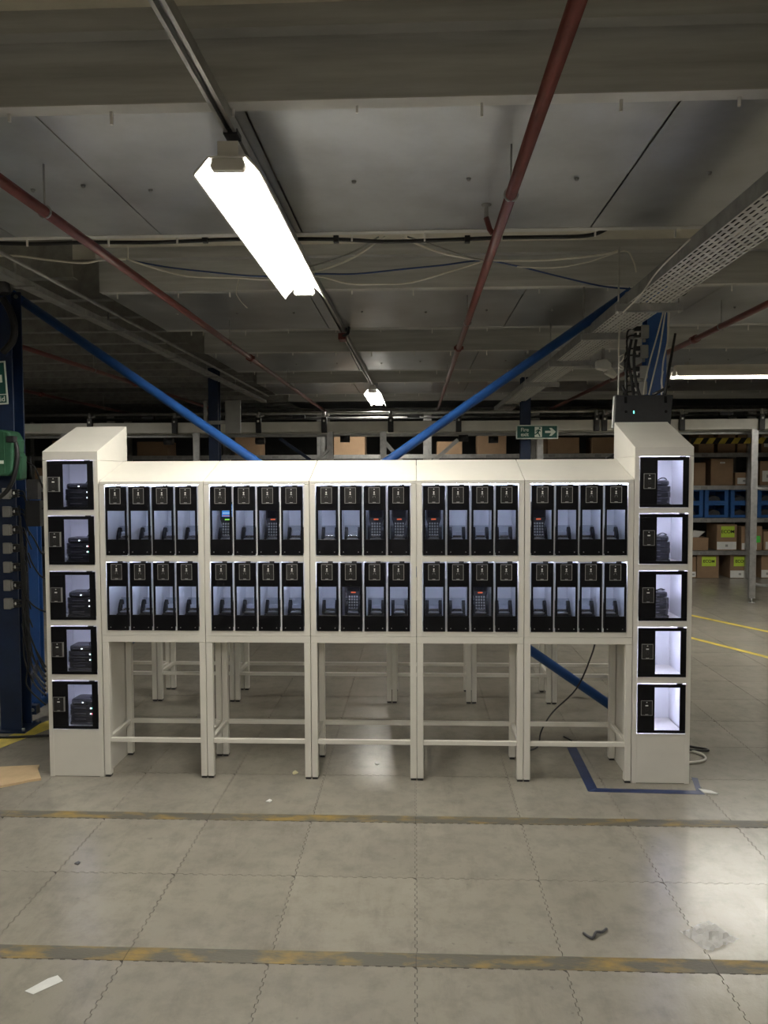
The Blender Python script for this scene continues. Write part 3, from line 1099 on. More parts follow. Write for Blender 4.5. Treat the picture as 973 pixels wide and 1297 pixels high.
# perforated cable tray
ty = empty('cable_tray', (1.125, 0, 2.55))
tag(ty, 'perforated galvanised cable tray running overhead on the right', 'cable tray')
TW, Y0, Y1 = 0.225, 0.8, 11.0
rowsn = 9
pw = TW / rowsn
base = MB()
th = 0.0016
for k in range(rowsn + 1):
    x = k * pw
    base.box(max(0, x - 0.0075), min(TW, x + 0.0075), Y0, Y1, 0, th)
yy = Y0
sl = 0.062
while yy < Y1:
    for k in range(rowsn):
        o = (k % 2) * sl / 2
        base.poly([(k * pw + 0.0075, yy + o, 0.0003), ((k + 1) * pw - 0.0075, yy + o, 0.0003), ((k + 1) * pw - 0.0075, yy + o + 0.022, 0.0003),
                   (k * pw + 0.0075, yy + o + 0.022, 0.0003)])
    yy += sl
TRAYM = mat('tray_galvanised', (0.55, 0.55, 0.52), 0.5, metal=0.25, noise=0.15, nscale=8)
base.build('perforated_base', TRAYM, ty)
for x in (-0.0016, TW):
    MB().box(x, x + 0.0016, Y0, Y1, 0, 0.062).build('side_flange', STEELD, ty)
for k in range(6):
    xx = 0.03 + k * 0.03
    MB().tube([(xx + random.uniform(-.01, .01), Y0 + 0.5 * j, 0.012) for j in range(21)], 0.007, 6).build('cable', CABK, ty)
for yy in (4.155, 5.0, 6.2, 7.6):
    MB().box(-0.06, TW + 0.06, yy - 0.02, yy + 0.02, -0.041, -0.0005).build('support_bar', STEEL, ty)
    for x in (-0.045, TW + 0.045):
        MB().tube([(x, yy, -0.05), (x, yy, ZL - 2.55)], 0.005, 6).build('threaded_rod', STEEL, ty)
MB().tube(smooth_path([(-0.01, 3.2, 0.05), (-0.012, 3.6, 0.03), (0.0, 3.9, -0.005), (-0.03, 4.12, -0.05)]), 0.004, 6).build('loose_cable', CABW, ty)

# cable channel on the left
cc = empty('cable_channel', (-2.165, 0, 2.70))
tag(cc, 'dark cable channel with bundled cables crossing the ceiling on the left', 'cable channel')
MB().prism([(-0.035, 0), (0.035, 0), (0.035, 0.035), (0.031, 0.035), (0.031, 0.004), (-0.031, 0.004), (-0.031, 0.035), (-0.035, 0.035)], 'Y', 3.4, 11).build('channel', STEELD, cc)
for k in range(4):
    MB().tube([(-0.022 + 0.015 * k, 3.4 + 0.4 * j, 0.014 + random.uniform(0, .004)) for j in range(20)], 0.007, 6).build('cable', CABK, cc)
MB().tube([(0.06, 3.4, 0.09), (0.06, 11, 0.09)], 0.012, 8).build('conduit', STEELD, cc)
for yy in (4.2, 5.5, 6.8, 8.1, 9.4):
    MB().box(-0.045, 0.08, yy - 0.02, yy + 0.02, -0.008, -0.0005).build('support_bar', STEELD, cc)
    MB().box(-0.045, -0.04, yy - 0.015, yy + 0.015, -0.008, 0.15).build('drop_strap', STEELD, cc)

# cables under the ceiling along the gap between the first two sheet bays
def cable(name, pts, r, m, label, group='loose ceiling cables', n=6):
    pts = [Vector(p) for p in pts]
    o = MB().tube(pts, r, n).build(name, m)
    return tag(o, label, 'cable', group)


YC = 3.885
pts = [pt(x, y_, Y=YC) for x, y_ in ((-60, 306), (40, 309), (110, 307), (200, 307), (300, 303), (420, 303), (485, 306), (560, 304), (640, 301), (720, 300), (752, 297), (770, 289))]
cb = empty('conduit_cable', (0, YC, 2.85))
lp = [p - Vector((0, YC, 2.85)) for p in smooth_path(pts, 4)]
MB().tube(lp, 0.010, 8).build('sheath', CABK, cb)
for x in (260, 426, 592):
    q = pt(x, 303, Y=YC) - Vector((0, YC, 2.85))
    MB().box(q.x - 0.013, q.x + 0.013, q.y - 0.018, q.y + 0.012, q.z - 0.018, q.z + 0.014).build('saddle', BLACKP, cb)
tag(cb, 'thick black cable running across the ceiling edge behind the lamp', 'cable', 'loose ceiling cables')
YD = 4.45


def pcable(pp, Y, r, m, label):
    return cable('ceiling_cable', smooth_path([pt(x, y_, Y=Y) for x, y_ in pp], 5), r, m, label)


pcable([(-20, 325), (20, 324), (60, 329), (105, 333), (130, 329), (160, 328)], YD, 0.006, CABW, 'thin white cable sagging at the upper left below the ceiling')
pcable([(160, 328), (200, 341), (240, 350), (300, 352), (340, 354), (400, 350), (440, 359), (480, 360), (520, 358), (570, 344), (612, 331)], YD, 0.0055, CABW,
       'long thin white cable sagging behind the big lamp')
pcable([(160, 329), (210, 338), (260, 344), (330, 350), (400, 347), (450, 347), (510, 341), (560, 336), (612, 330), (655, 337), (700, 348), (760, 362), (800, 366)], YD + 0.03, 0.005, CABB,
       'dark blue cable drooping across the ceiling behind the lamp')
pcable([(395, 345), (420, 338), (450, 325), (475, 308), (488, 300)], YD - 0.2, 0.006, CABW, 'white cable rising to the ceiling edge right of the lamp')
pcable([(390, 338), (420, 330), (450, 318), (480, 300)], YD - 0.22, 0.005, STEELD, 'grey cable rising to the ceiling edge right of the lamp')
pcable([(510, 300), (540, 314), (570, 323), (610, 329), (650, 330), (700, 329), (760, 323), (785, 317)], YD - 0.1, 0.006, CABW, 'white cable running right from the ceiling edge past the maroon pipe')
pcable([(516, 300), (550, 311), (590, 325), (613, 330)], YD - 0.12, 0.005, STEELD, 'grey cable dropping from the ceiling edge to the maroon pipe')
pcable([(655, 338), (700, 339), (745, 332), (790, 318), (802, 330), (806, 345)], YD, 0.004, CABW, 'white cable looping towards the tray at upper right')
pcable([(162, 328), (162, 312)], YD, 0.003, CABW, 'short vertical cable tie at upper left')
pcable([(303, 352), (300, 373), (313, 390)], YD, 0.003, CABW, 'short loose cable tail hanging left of the lamp')
pcable([(852, 372), (866, 374), (876, 362), (876, 356)], 4.6, 0.004, CABK, 'small black cable loop under the right edge of the tray')

# ================================================================== LEFT COLUMN CLUTTER
fs = empty('first_aid_sign', pt(-16, 486, Y=4.74))
tag(fs, 'green first aid sign on the column cut by the left edge', 'sign')
MB().box(-0.125, 0.125, 0, 0.004, -0.135, 0.135).build('plate', SIGNW, fs, bev=0.001, seg=1)
MB().box(-0.115, 0.115, -0.0015, -0.0002, -0.070, 0.125).build('green_field', SIGNG, fs)
MB().box(-0.115, 0.115, -0.0015, -0.0002, -0.125, -0.076).build('green_band', SIGNG, fs)
MB().box(-0.024, 0.024, -0.003, -0.0017, -0.055, 0.108).box(-0.098, -0.024, -0.003, -0.0017, 0.002, 0.050).box(0.024, 0.098, -0.003, -0.0017, 0.002, 0.050).build('white_cross', SIGNW, fs)
text_mesh('lettering', 'First aid', 0.047, SIGNW, fs, Matrix.Translation((0.108, -0.0025, -0.102)), bold=0.0006, align='RIGHT')
fs.rotation_euler.y = math.radians(-3)

bag = empty('first_aid_bag', (-2.60, 4.66, 1.655))
tag(bag, 'green nylon first aid bag with black strap hanging at the left edge', 'bag')
MB().prism([(-0.20, 0.02), (-0.18, 0.0), (0.10, 0.0), (0.135, 0.03), (0.145, 0.22), (0.115, 0.275), (0.06, 0.285), (-0.18, 0.285), (-0.20, 0.26)], 'Y', -0.06, 0.085).build('body', BAGG, bag, bev=0.022, seg=3)
MB().box(-0.19, 0.085, -0.066, -0.0605, 0.075, 0.095).build('reflective_stripe', SIGNW, bag)
MB().prism([(0.085, 0.02), (0.09, 0.02), (0.09, 0.27), (0.085, 0.27)], 'Y', -0.064, -0.058).build('zip', BAGG, bag)
MB().box(0.105, 0.152, -0.068, -0.02, 0.205, 0.245).build('buckle', BLACKP, bag, bev=0.004)
MB().tube(smooth_path([(0.14, -0.03, 0.22), (0.16, -0.04, 0.12), (0.13, -0.05, -0.03), (0.06, -0.05, -0.12), (-0.1, -0.05, -0.2), (-0.3, -0.04, -0.28)]), 0.014, 8).build('strap', BLACKP, bag)
MB().prism([(0.118, -0.03), (0.155, -0.02), (0.160, 0.12), (0.140, 0.15)], 'Y', 0.0, 0.08).build('side_pocket', BAGG, bag, bev=0.01)

sock0 = None


def make_socket():
    s = empty('power_socket')
    MB().box(-0.024, 0.024, -0.03, 0.0, -0.035, 0.035).build('housing', SOCK, s, bev=0.004)
    MB().box(0.0245, 0.040, -0.028, -0.004, -0.026, 0.026).build('outlet', SOCK, s, bev=0.002)
    for z in (-0.013, 0.014):
        MB().box(0.0405, 0.078, -0.03, 0.0, z - 0.011, z + 0.012).build('plug', BLACKP, s, bev=0.004)
        MB().tube(smooth_path([(0.078, -0.015, z), (0.11, -0.02, z - 0.004), (0.125, -0.02, z - 0.05), (0.13 + random.uniform(-.02, .03), -0.02, z - 0.14)]), 0.0045, 6).build('lead', CABK, s)
    MB().box(0.052, 0.060, -0.034, -0.0305, -0.006, 0.012).build('tag', PAPER, s)
    return s


for k, y_ in enumerate((625, 648, 671, 694, 718, 741, 764)):
    p = pt(10 + k * 0.35, y_, Y=4.786)
    s = make_socket()
    s.location = (p.x, 4.786, p.z)
    tag(s, 'grey power socket with black plugs, %s from the top on the left column' % ORD[k], 'socket', 'sockets on the left column')
for k in range(7):
    a = pt(24 + k * 1.5, 640 + 14 * k, Y=4.72)
    e = pt(58, 845 + 6 * k, Y=4.55 - 0.02 * k)
    m1 = pt(30 + 3 * (k % 3), 770 + 9 * k, Y=4.70)
    m2 = pt(42 + 3 * (k % 2), 815 + 8 * k, Y=4.64)
    cable('power_lead', smooth_path([a, m1, m2, e], 6), 0.0055, CABK, 'black power lead hanging from the left column sockets into the tower, %s of seven' % ORD[k], 'leads beside the left tower')
for k, (pp) in enumerate([[(34, 585), (44, 592), (52, 612), (57, 622)], [(34, 630), (42, 640), (52, 645), (58, 640)], [(36, 672), (44, 684), (52, 700), (58, 702)],
                          [(36, 700), (40, 712), (50, 728), (58, 733)], [(32, 755), (40, 765), (50, 772), (58, 775)], [(28, 790), (36, 838), (34, 868), (58, 893)]]):
    cable('power_lead', smooth_path([pt(x, y_, Y=4.62 + 0.01 * k) for x, y_ in pp], 6), 0.005, CABK,
          'black lead looping between the column and the left tower, %s from the top' % ORD[k], 'leads beside the left tower')
ab = empty('adapter_box', pt(41, 640, Y=4.60))
MB().box(-0.045, 0.045, 0, 0.06, -0.13, 0.03).build('housing', BLACKP, ab, bev=0.004)
MB().box(-0.035, 0.035, 0.0, 0.05, 0.035, 0.16).build('upper_housing', GREYP, ab, bev=0.004)
MB().tube([(-0.02, 0.03, 0.16), (-0.02, 0.03, 0.30)], 0.006, 6).build('lead', CABK, ab)
tag(ab, 'dark adapter box hanging between the green bag and the left tower', 'adapter')
hs = empty('flexible_conduit', (0, 0, 0))
MB().tube(smooth_path([pt(3, 378, Y=4.72), pt(12, 392, Y=4.72), pt(18, 412, Y=4.72), pt(16, 432, Y=4.72), pt(4, 446, Y=4.74)], 8), 0.022, 10).build('hose', CABK, hs)
MB().tube([pt(-3, 330, Y=4.7), pt(6, 372, Y=4.7)], 0.04, 10).build('gland', BLACKP, hs)
tag(hs, 'thick black flexible conduit curving at the top of the left column', 'conduit')

# ================================================================== RIGHT COLUMN CLUTTER
for k, y_ in enumerate((421, 446, 472, 492)):
    p = pt(815.5 - k * 0.8, y_, Y=4.89)
    s = empty('column_socket', (p.x, 4.89, p.z))
    MB().box(-0.024, 0.024, -0.035, 0.0, -0.04, 0.04).build('housing', SOCK, s, bev=0.004)
    for z in (-0.02, 0.02):
        MB().box(-0.062, -0.0245, -0.03, 0.0, z - 0.014, z + 0.014).build('plug', BLACKP, s, bev=0.004)
        MB().tube(smooth_path([(-0.062, -0.015, z), (-0.10, -0.02, z - 0.01), (-0.11 - 0.01 * (k % 2), -0.02, z - 0.07), (-0.10, -0.02, z - 0.17)]), 0.0055, 6).build('lead', CABK, s)
    MB().box(-0.050, -0.038, -0.034, -0.0305, -0.02, 0.0).build('tag', PAPER, s)
    MB().box(-0.008, 0.008, -0.02, -0.005, -0.062, -0.0405).build('conduit', SOCK, s)
    tag(s, 'grey socket with black plugs on the right column, %s from the top' % ORD[k], 'socket', 'sockets on the right column')
for k, (pp, m, r) in enumerate([
        ([(842, 388), (834, 420), (824, 455), (818, 480), (815, 500)], CABW, 0.005), ([(844, 388), (836, 440), (828, 475), (822, 500)], CABW, 0.005),
        ([(848, 388), (846, 430), (840, 460), (838, 500)], CABW, 0.005), ([(840, 470), (838, 485), (842, 500)], CABW, 0.005),
        ([(787, 392), (784, 430), (784, 460), (783, 500)], CABW, 0.005), ([(800, 430), (796, 455), (800, 480), (803, 505)], CABK, 0.009),
        ([(806, 430), (803, 455), (806, 485), (812, 505)], CABK, 0.009), ([(796, 450), (793, 475), (794, 505)], CABK, 0.008),
        ([(785, 452), (790, 449), (789, 456), (784, 461), (790, 466), (787, 468), (783, 463)], CABW, 0.004)]):
    cable('hanging_cable', smooth_path([pt(x, y_, Y=4.80 - 0.012 * k) for x, y_ in pp], 6), r, m,
          ['white cable dropping from the tray, left strand on the blue column', 'white cable dropping from the tray, middle strand on the column',
           'pale cable dropping along the right edge of the blue column', 'short white cable end behind the router', 'single white cable hanging from the tray left of the router',
           'black cable bundle strand left of the grey sockets', 'black cable strand nearest the grey sockets', 'outer black cable strand above the router',
           'small coil of white cable left of the column'][k], 'cables above the right tower')
cm = empty('security_camera', pt(764, 462, Y=5.6))
MB().tube([(0, 0, 0.02), (0, 0, 0.30)], 0.012, 8).build('stem', STEELD, cm)
MB().prism([(-0.05, -0.03), (0.04, -0.05), (0.06, 0.0), (0.02, 0.045), (-0.05, 0.03)], 'Y', -0.03, 0.04).build('housing', CABW, cm, bev=0.012, seg=3)
MB().prism([(0.01, -0.06), (0.08, -0.10), (0.10, -0.07), (0.05, -0.01)], 'Y', -0.025, 0.035).build('hood', CABW, cm, bev=0.008)
tag(cm, 'white angled security camera hanging left of the blue column', 'camera')
for k, pp in enumerate([[(800, 545), (795, 560), (785, 572), (768, 581)], [(801, 548), (797, 563), (788, 575), (772, 583)]]):
    cable('tower_lead', smooth_path([pt(x, y_, Y=4.55) for x, y_ in pp], 6), 0.009, CABK,
          ['upper black lead behind the right tower joint', 'lower black lead behind the right tower joint'][k], 'leads behind the right tower')
cable('tower_lead', smooth_path([pt(x, y_, Y=4.47) for x, y_ in [(155, 572), (157, 577), (158, 583)]], 4), 0.003, CABK, 'short dark lead behind the left tower')

# ================================================================== CONVEYOR
CY = 9.9
cv = empty('conveyor', (0, CY, 0))
tag(cv, 'overhead conveyor with long white side beam and black brackets', 'conveyor')
MB().prism([(0, 2.215), (0.04, 2.215), (0.04, 2.222), (0.008, 2.222), (0.008, 2.338), (0.04, 2.338), (0.04, 2.345), (0, 2.345)], 'X', -6.5, 7.5).build('side_beam', CONV, cv)
MB().box(-6.5, 7.5, 0.70, 0.74, 2.215, 2.345).build('side_beam', CONV, cv)
MB().tube([(-6.5, 0.02, 2.455), (7.5, 0.02, 2.455)], 0.018, 8).build('guard_rail', STEEL, cv)
MB().tube([(-6.5, 0.55, 2.43), (7.5, 0.55, 2.43)], 0.016, 8).build('guard_rail', STEELD, cv)
MB().box(-6.5, 7.5, 0.05, 0.69, 2.30, 2.318).build('belt', BLACKP, cv)
MB().box(-6.5, 7.5, 0.20, 0.26, 2.165, 2.20).build('lower_beam', STEELD, cv)
MB().box(-6.5, 7.5, 0.5, 0.53, 2.175, 2.21).build('lower_beam', STEEL, cv)
MB().box(-5.3, -4.9, -0.003, -0.0005, 2.24, 2.335).build('perforated_plate', SIGNW, cv)
for x in (-5.325, -4.239, -3.12, -2.022, -1.169, -0.312, 0.559, 2.304, 2.403, 3.374, 4.366, 5.4):
    b = MB().box(x - 0.035, x + 0.035, -0.05, -0.0005, 2.20, 2.40).build('bracket', BLACKP, cv, bev=0.008)
    MB().tube([(x, -0.03, 2.40), (x, -0.03, 2.47)], 0.022, 8).build('clamp', SILVER, b)
    MB().tube([(x + 0.02, -0.03, 2.415), (x + 0.07, -0.03, 2.43)], 0.014, 8).build('knob', SILVER, b)
    MB().box(x - 0.012, x + 0.012, -0.056, -0.0505, 2.34, 2.365).build('label_plate', PAPER, b)
for x in (-4.6, -2.85, -1.10, -0.41, 1.6, 2.75, 4.30):
    lg = MB().prism([(x - 0.04, 0.0), (x + 0.04, 0.0), (x + 0.04, 0.035), (x + 0.034, 0.035), (x + 0.034, 0.006), (x - 0.034, 0.006), (x - 0.034, 0.035), (x - 0.04, 0.035)],
                    'Z', 0.06, 2.2145).build('support_leg', STEEL, cv)
    MB().tube([(x, 0.02, 0.012), (x, 0.02, 0.06)], 0.012, 8).build('levelling_screw', STEEL, lg)
    MB().tube([(x, 0.02, 0.0), (x, 0.02, 0.012)], 0.04, 12).build('foot', STEELD, lg)
for x, z in ((0.62, 2.12), (-3.2, 2.1), (-0.9, 2.12), (-2.0, 2.10), (1.0, 2.10)):
    MB().tube([(x - 0.06, -0.03, z), (x + 0.06, -0.03, z)], 0.045, 12).build('drive_motor', BLACKP, cv)
MB().bar((-0.02, -0.02, 1.6), (0.55, -0.02, 2.1), 0.03, 0.05).build('stay', STEEL, cv)
MB().bar((-0.41, -0.02, 2.1), (-0.1, -0.02, 1.75), 0.03, 0.05).build('stay', STEEL, cv)
MB().bar((-1.55, -0.02, 1.6), (-1.12, -0.02, 1.98), 0.03, 0.04).build('stay', STEEL, cv)
MB().bar((-1.75, -0.02, 2.13), (-1.35, -0.02, 1.85), 0.03, 0.04).build('stay', BLUE_SHADED, cv)
MB().tube(smooth_path([(4.33, 0.02, 1.47), (4.5, 0.05, 1.455), (5.2, 0.4, 1.44)]), 0.022, 8).build('tie_bar', STEELD, cv)
MB().tube(smooth_path([(4.33, 0.02, 0.245), (4.5, 0.05, 0.215), (5.2, 0.4, 0.16)]), 0.022, 8).build('tie_bar', STEELD, cv)
for x in (-3.6, -2.5, -1.6, -0.1, 2.0, 3.0, 3.9, 4.8):
    MB().box(x, x + 0.16, 0.10, 0.16, 2.40, 2.44).build('sensor', BLACKP, cv)

# fire exit sign
fx = empty('fire_exit_sign', (1.482, 9.40, 2.168))
tag(fx, 'green fire exit sign with running figure and right arrow', 'sign')
MB().box(-0.254, 0.254, 0.0, 0.006, -0.085, 0.085).build('plate', SIGNW, fx, bev=0.001, seg=1)
MB().box(-0.240, 0.240, -0.0015, -0.0002, -0.072, 0.072).build('green_field', SIGNG, fx)
text_mesh('lettering', 'Fire', 0.062, SIGNW, fx, Matrix.Translation((-0.150, -0.003, 0.026)), bold=0.001)
text_mesh('lettering', 'exit', 0.062, SIGNW, fx, Matrix.Translation((-0.150, -0.003, -0.030)), bold=0.001)
MB().box(-0.030, 0.058, -0.003, -0.0017, -0.062, 0.062).build('doorway', SIGNW, fx)
run = MB()
for a, b_, r in (((0.022, 0.028), (0.006, -0.008), 0.012), ((0.006, -0.008), (-0.012, -0.026), 0.008), ((-0.012, -0.026), (-0.034, -0.030), 0.007),
                 ((0.006, -0.008), (0.022, -0.028), 0.008), ((0.022, -0.028), (0.034, -0.056), 0.007), ((0.020, 0.026), (-0.006, 0.018), 0.006), ((-0.006, 0.018), (-0.016, 0.0), 0.005),
                 ((0.022, 0.024), (0.040, 0.006), 0.006)):
    run.bar((a[0], -0.004, a[1]), (b_[0], -0.004, b_[1]), r * 1.8, 0.001)
run2 = MB()
for a, b_, r in (((0.022, 0.028), (0.006, -0.008), 0.012), ((0.006, -0.008), (-0.012, -0.026), 0.008), ((-0.012, -0.026), (-0.034, -0.030), 0.007),
                 ((0.006, -0.008), (0.022, -0.028), 0.008), ((0.022, -0.028), (0.034, -0.056), 0.007), ((0.020, 0.026), (-0.006, 0.018), 0.006), ((-0.006, 0.018), (-0.016, 0.0), 0.005),
                 ((0.022, 0.024), (0.040, 0.006), 0.006)):
    d = Vector((b_[0] - a[0], b_[1] - a[1])).normalized()
    n_ = Vector((-d.y, d.x)) * r
    run2.prism([(a[0] + n_.x, a[1] + n_.y), (b_[0] + n_.x * .8, b_[1] + n_.y * .8), (b_[0] - n_.x * .8, b_[1] - n_.y * .8), (a[0] - n_.x, a[1] - n_.y)], 'Y', -0.0045, -0.0032)
run2.prism([(0.030 + 0.011 * math.cos(k * math.pi / 5), 0.046 + 0.011 * math.sin(k * math.pi / 5)) for k in range(10)], 'Y', -0.0045, -0.0032)
run2.build('running_figure', SIGNG, fx)
MB().prism([(0.095, 0.013), (0.168, 0.013), (0.145, 0.048), (0.175, 0.048), (0.226, 0.0), (0.175, -0.048), (0.145, -0.048), (0.168, -0.013), (0.095, -0.013)], 'Y', -0.003, -0.0017).build('arrow', SIGNW, fx)
MB().box(-0.14, -0.10, 0.006, 0.10, -0.03, 0.03).build('bracket', STEELD, fx)

# ================================================================== RACKS AND BOXES
RY = 12.18
LEV = [0.44, 0.955, 1.465, 1.975, 2.50]


def make_rack(x0, x1, label, y=RY):
    r = empty('storage_rack', (x0, y, 0))
    w_ = x1 - x0
    for x in (0, w_ - 0.06):
        for yy in (0.02, 0.75):
            MB().prism([(x, yy), (x + 0.06, yy), (x + 0.06, yy + 0.05), (x + 0.05, yy + 0.05), (x + 0.05, yy + 0.01), (x + 0.01, yy + 0.01), (x + 0.01, yy + 0.05), (x, yy + 0.05)],
                       'Z', 0.0, 2.62).build('upright', STEEL, r)
    for z in LEV:
        s = MB().box(0.062, w_ - 0.062, 0.015, 0.78, z - 0.012, z).build('shelf', STEELD, r)
        MB().prism([(0.0, z - 0.062), (0.014, z - 0.062), (0.014, z + 0.004), (0.0, z + 0.004)], 'X', 0.0, w_).build('front_lip', STEEL, r)
        k = 0.25
        while k < w_ - 0.1:
            MB().box(k - 0.05, k + 0.05, -0.004, -0.0002, z - 0.05, z - 0.01).build('label_holder', STEELD, s)
            k += 0.72
    return tag(r, label, 'rack', 'galvanised racks along the back')


RX = [-6.6, -4.9, -3.2, -1.5, 0.2, 1.9, 3.55, 5.25, 6.95]
RN = ['far left end', 'left of the left tower', 'behind the left tower', 'behind the second cabinet', 'behind the middle cabinet', 'behind the fire exit sign', 'right of the right tower',
      'at the right edge']
for k in range(8):
    make_rack(RX[k] + 0.002, RX[k + 1] - 0.002, 'galvanised shelving rack at the back, %s' % RN[k])


def carton(x0, x1, z0, z1, label, y=RY + 0.09, dep=0.45, lime=None, paper=None, green=None, flap=False):
    w_ = x1 - x0
    c = empty('cardboard_box', ((x0 + x1) / 2, y, z0))
    h = z1 - z0
    hw = w_ / 2
    MB().box(-hw, hw, 0, dep, 0, h).build('carton', CARD, c, bev=0.004)
    MB().box(-hw + 0.002, hw - 0.002, dep * 0.46, dep * 0.54, h, h + 0.0012).build('tape', CARDIN, c)
    if lime:
        a, b_, z_0, z_1 = lime
        l = MB().box(-hw + a * w_, -hw + b_ * w_, -0.002, -0.0003, z_0 * h, z_1 * h).build('label', LIME, c)
        text_mesh('lettering', 'ECOM', (z_1 - z_0) * h * 0.42, INK, l, Matrix.Translation((-hw + (a + b_) / 2 * w_, -0.003, (z_0 + z_1) / 2 * h)), bold=0.0007)
    if paper:
        a, b_, z_0, z_1 = paper
        MB().box(-hw + a * w_, -hw + b_ * w_, -0.002, -0.0003, z_0 * h, z_1 * h).build('paper_label', PAPER, c)
        MB().box(-hw + (a + b_) / 2 * w_ - 0.02, -hw + (a + b_) / 2 * w_ + 0.02, -0.003, -0.0022, (z_0 * .65 + z_1 * .35) * h, (z_0 * .35 + z_1 * .65) * h).build('print', SOCK, c)
    if green:
        a, b_, z_0, z_1 = green
        MB().box(-hw + a * w_, -hw + b_ * w_, -0.002, -0.0003, z_0 * h, z_1 * h).build('green_label', NEON, c)
    if flap:
        for s in (-1, 1):
            MB().bar((s * hw, 0.02, h), (s * (hw + 0.03), 0.02, h + 0.06), 0.4, 0.003)
        MB().prism([(-hw, h), (hw * 0.2, h), (hw * 0.9, h + 0.09), (-hw * 0.3, h + 0.11)], 'Y', 0.10, 0.13).build('paper_filling', PAPER, c)
    return tag(c, label, 'box', 'cardboard boxes on the back racks')


def bx(px0, px1, level, top, label, **kw):
    z0 = 0.002 if level < 0 else LEV[level] + 0.0045
    a = pt(px0, 650, Y=RY + 0.09).x
    b = pt(px1, 650, Y=RY + 0.09).x
    return carton(a, b, z0, z0 + top, label, **kw)


bx(868, 883, -1, 0.34, 'cardboard box on the floor half hidden by the right tower', paper=(0.55, 0.98, 0.05, 0.3))
bx(884, 912, -1, 0.38, 'floor cardboard box with lime ECOM label nearest the right tower', lime=(0.22, 0.86, 0.5, 0.9))
bx(926.5, 953, -1, 0.38, 'floor cardboard box with lime ECOM label beside the steel post', lime=(0.16, 0.86, 0.5, 0.9), paper=(0.0, 0.92, 0.02, 0.32))
bx(966, 992, -1, 0.40, 'cardboard box on the floor at the right edge', paper=(0.0, 0.6, 0.03, 0.33))
bx(874, 898, 0, 0.20, 'low open cardboard box with white paper above the floor boxes', flap=True)
bx(909, 934, 0, 0.41, 'cardboard box with lime ECOM label on the lowest shelf', lime=(0.2, 0.88, 0.50, 0.93), paper=(0.0, 0.98, 0.03, 0.33))
bx(940, 966, 0, 0.38, 'cardboard box with small green label behind the steel post', green=(0.70, 0.92, 0.32, 0.6), paper=(0.02, 0.75, 0.03, 0.30))
bx(968, 995, 0, 0.30, 'cardboard box on the lowest shelf at the right edge', paper=(0.1, 0.7, 0.05, 0.45))
bx(868, 893, 2, 0.36, 'brown box on the third shelf beside the right tower')
bx(900, 928, 2, 0.42, 'tall brown box in the middle of the third shelf', paper=(0.40, 0.62, 0.82, 0.88))
bx(931, 951.5, 2, 0.20, 'low brown box with white label on the third shelf', paper=(0.12, 0.95, 0.1, 0.6))
bx(962, 990, 2, 0.38, 'brown box with white label on the third shelf at the right edge', paper=(0.1, 0.6, 0.15, 0.6))
bx(884, 903, 3, 0.30, 'brown box on the top shelf behind the hazard tape, leftmost')
bx(908, 930, 3, 0.33, 'brown box on the top shelf behind the hazard tape, middle')
bx(933, 950, 3, 0.28, 'brown box on the top shelf behind the hazard tape, right')
bx(963, 985, 3, 0.30, 'brown box with paper on the top shelf at the right edge', paper=(0.15, 0.9, 0.3, 0.85))


def bin_(px0, px1, label):
    a = pt(px0, 635, Y=RY + 0.09).x
    b_ = pt(px1, 635, Y=RY + 0.09).x
    for k in range(2):
        z0 = LEV[1] + 0.0045 + k * 0.223
        c = empty('storage_bin', ((a + b_) / 2, RY + 0.09, z0))
        hw = (b_ - a) / 2
        t = 0.012
        M = MB()
        M.box(-hw, hw, 0, 0.5, 0, t)
        M.box(-hw, -hw + 0.06, 0, 0.02, t, 0.22).box(hw - 0.06, hw, 0, 0.02, t, 0.22)
        M.box(-hw + 0.06, hw - 0.06, 0, 0.02, t, 0.045)
        M.box(-hw, -hw + t, 0.02, 0.5, t, 0.22).box(hw - t, hw, 0.02, 0.5, t, 0.22).box(-hw + t, hw - t, 0.488, 0.5, t, 0.22)
        M.box(-hw + 0.06, hw - 0.06, 0, 0.02, 0.195, 0.22)
        M.build('tub', BLUEBIN, c, bev=0.003)
        MB().prism([(-hw * .7, t), (hw * .7, t), (hw * .5, 0.10), (0, 0.13), (-hw * .4, 0.09)], 'Y', 0.12, 0.4).build('contents', GREYP, c, bev=0.02)
        tag(c, label + (', lower of the stacked pair' if k == 0 else ', upper of the stacked pair'), 'bin', 'blue storage bins')


bin_(862, 891, 'open blue plastic bin beside the right tower')
bin_(893, 923, 'open blue plastic bin in the middle of the second shelf')
bin_(926, 956, 'open blue plastic bin left of the steel post')
bin_(960, 990, 'open blue plastic bin at the right edge')
# hazard tape along the top shelf
hz = empty('hazard_strip', (4.30, RY - 0.03, 2.165))
tag(hz, 'yellow and black striped hazard tape along the rack top', 'hazard tape')
MB().box(0, 2.2, 0, 0.006, -0.046, 0.046).build('black_strip', INK, hz)
k = 0.03
while k < 2.1:
    MB().prism([(k, -0.045), (k + 0.10, -0.045), (k + 0.16, 0.045), (k + 0.06, 0.045)], 'Y', -0.002, -0.0003).build('yellow_stripe', YEL, hz)
    k += 0.192
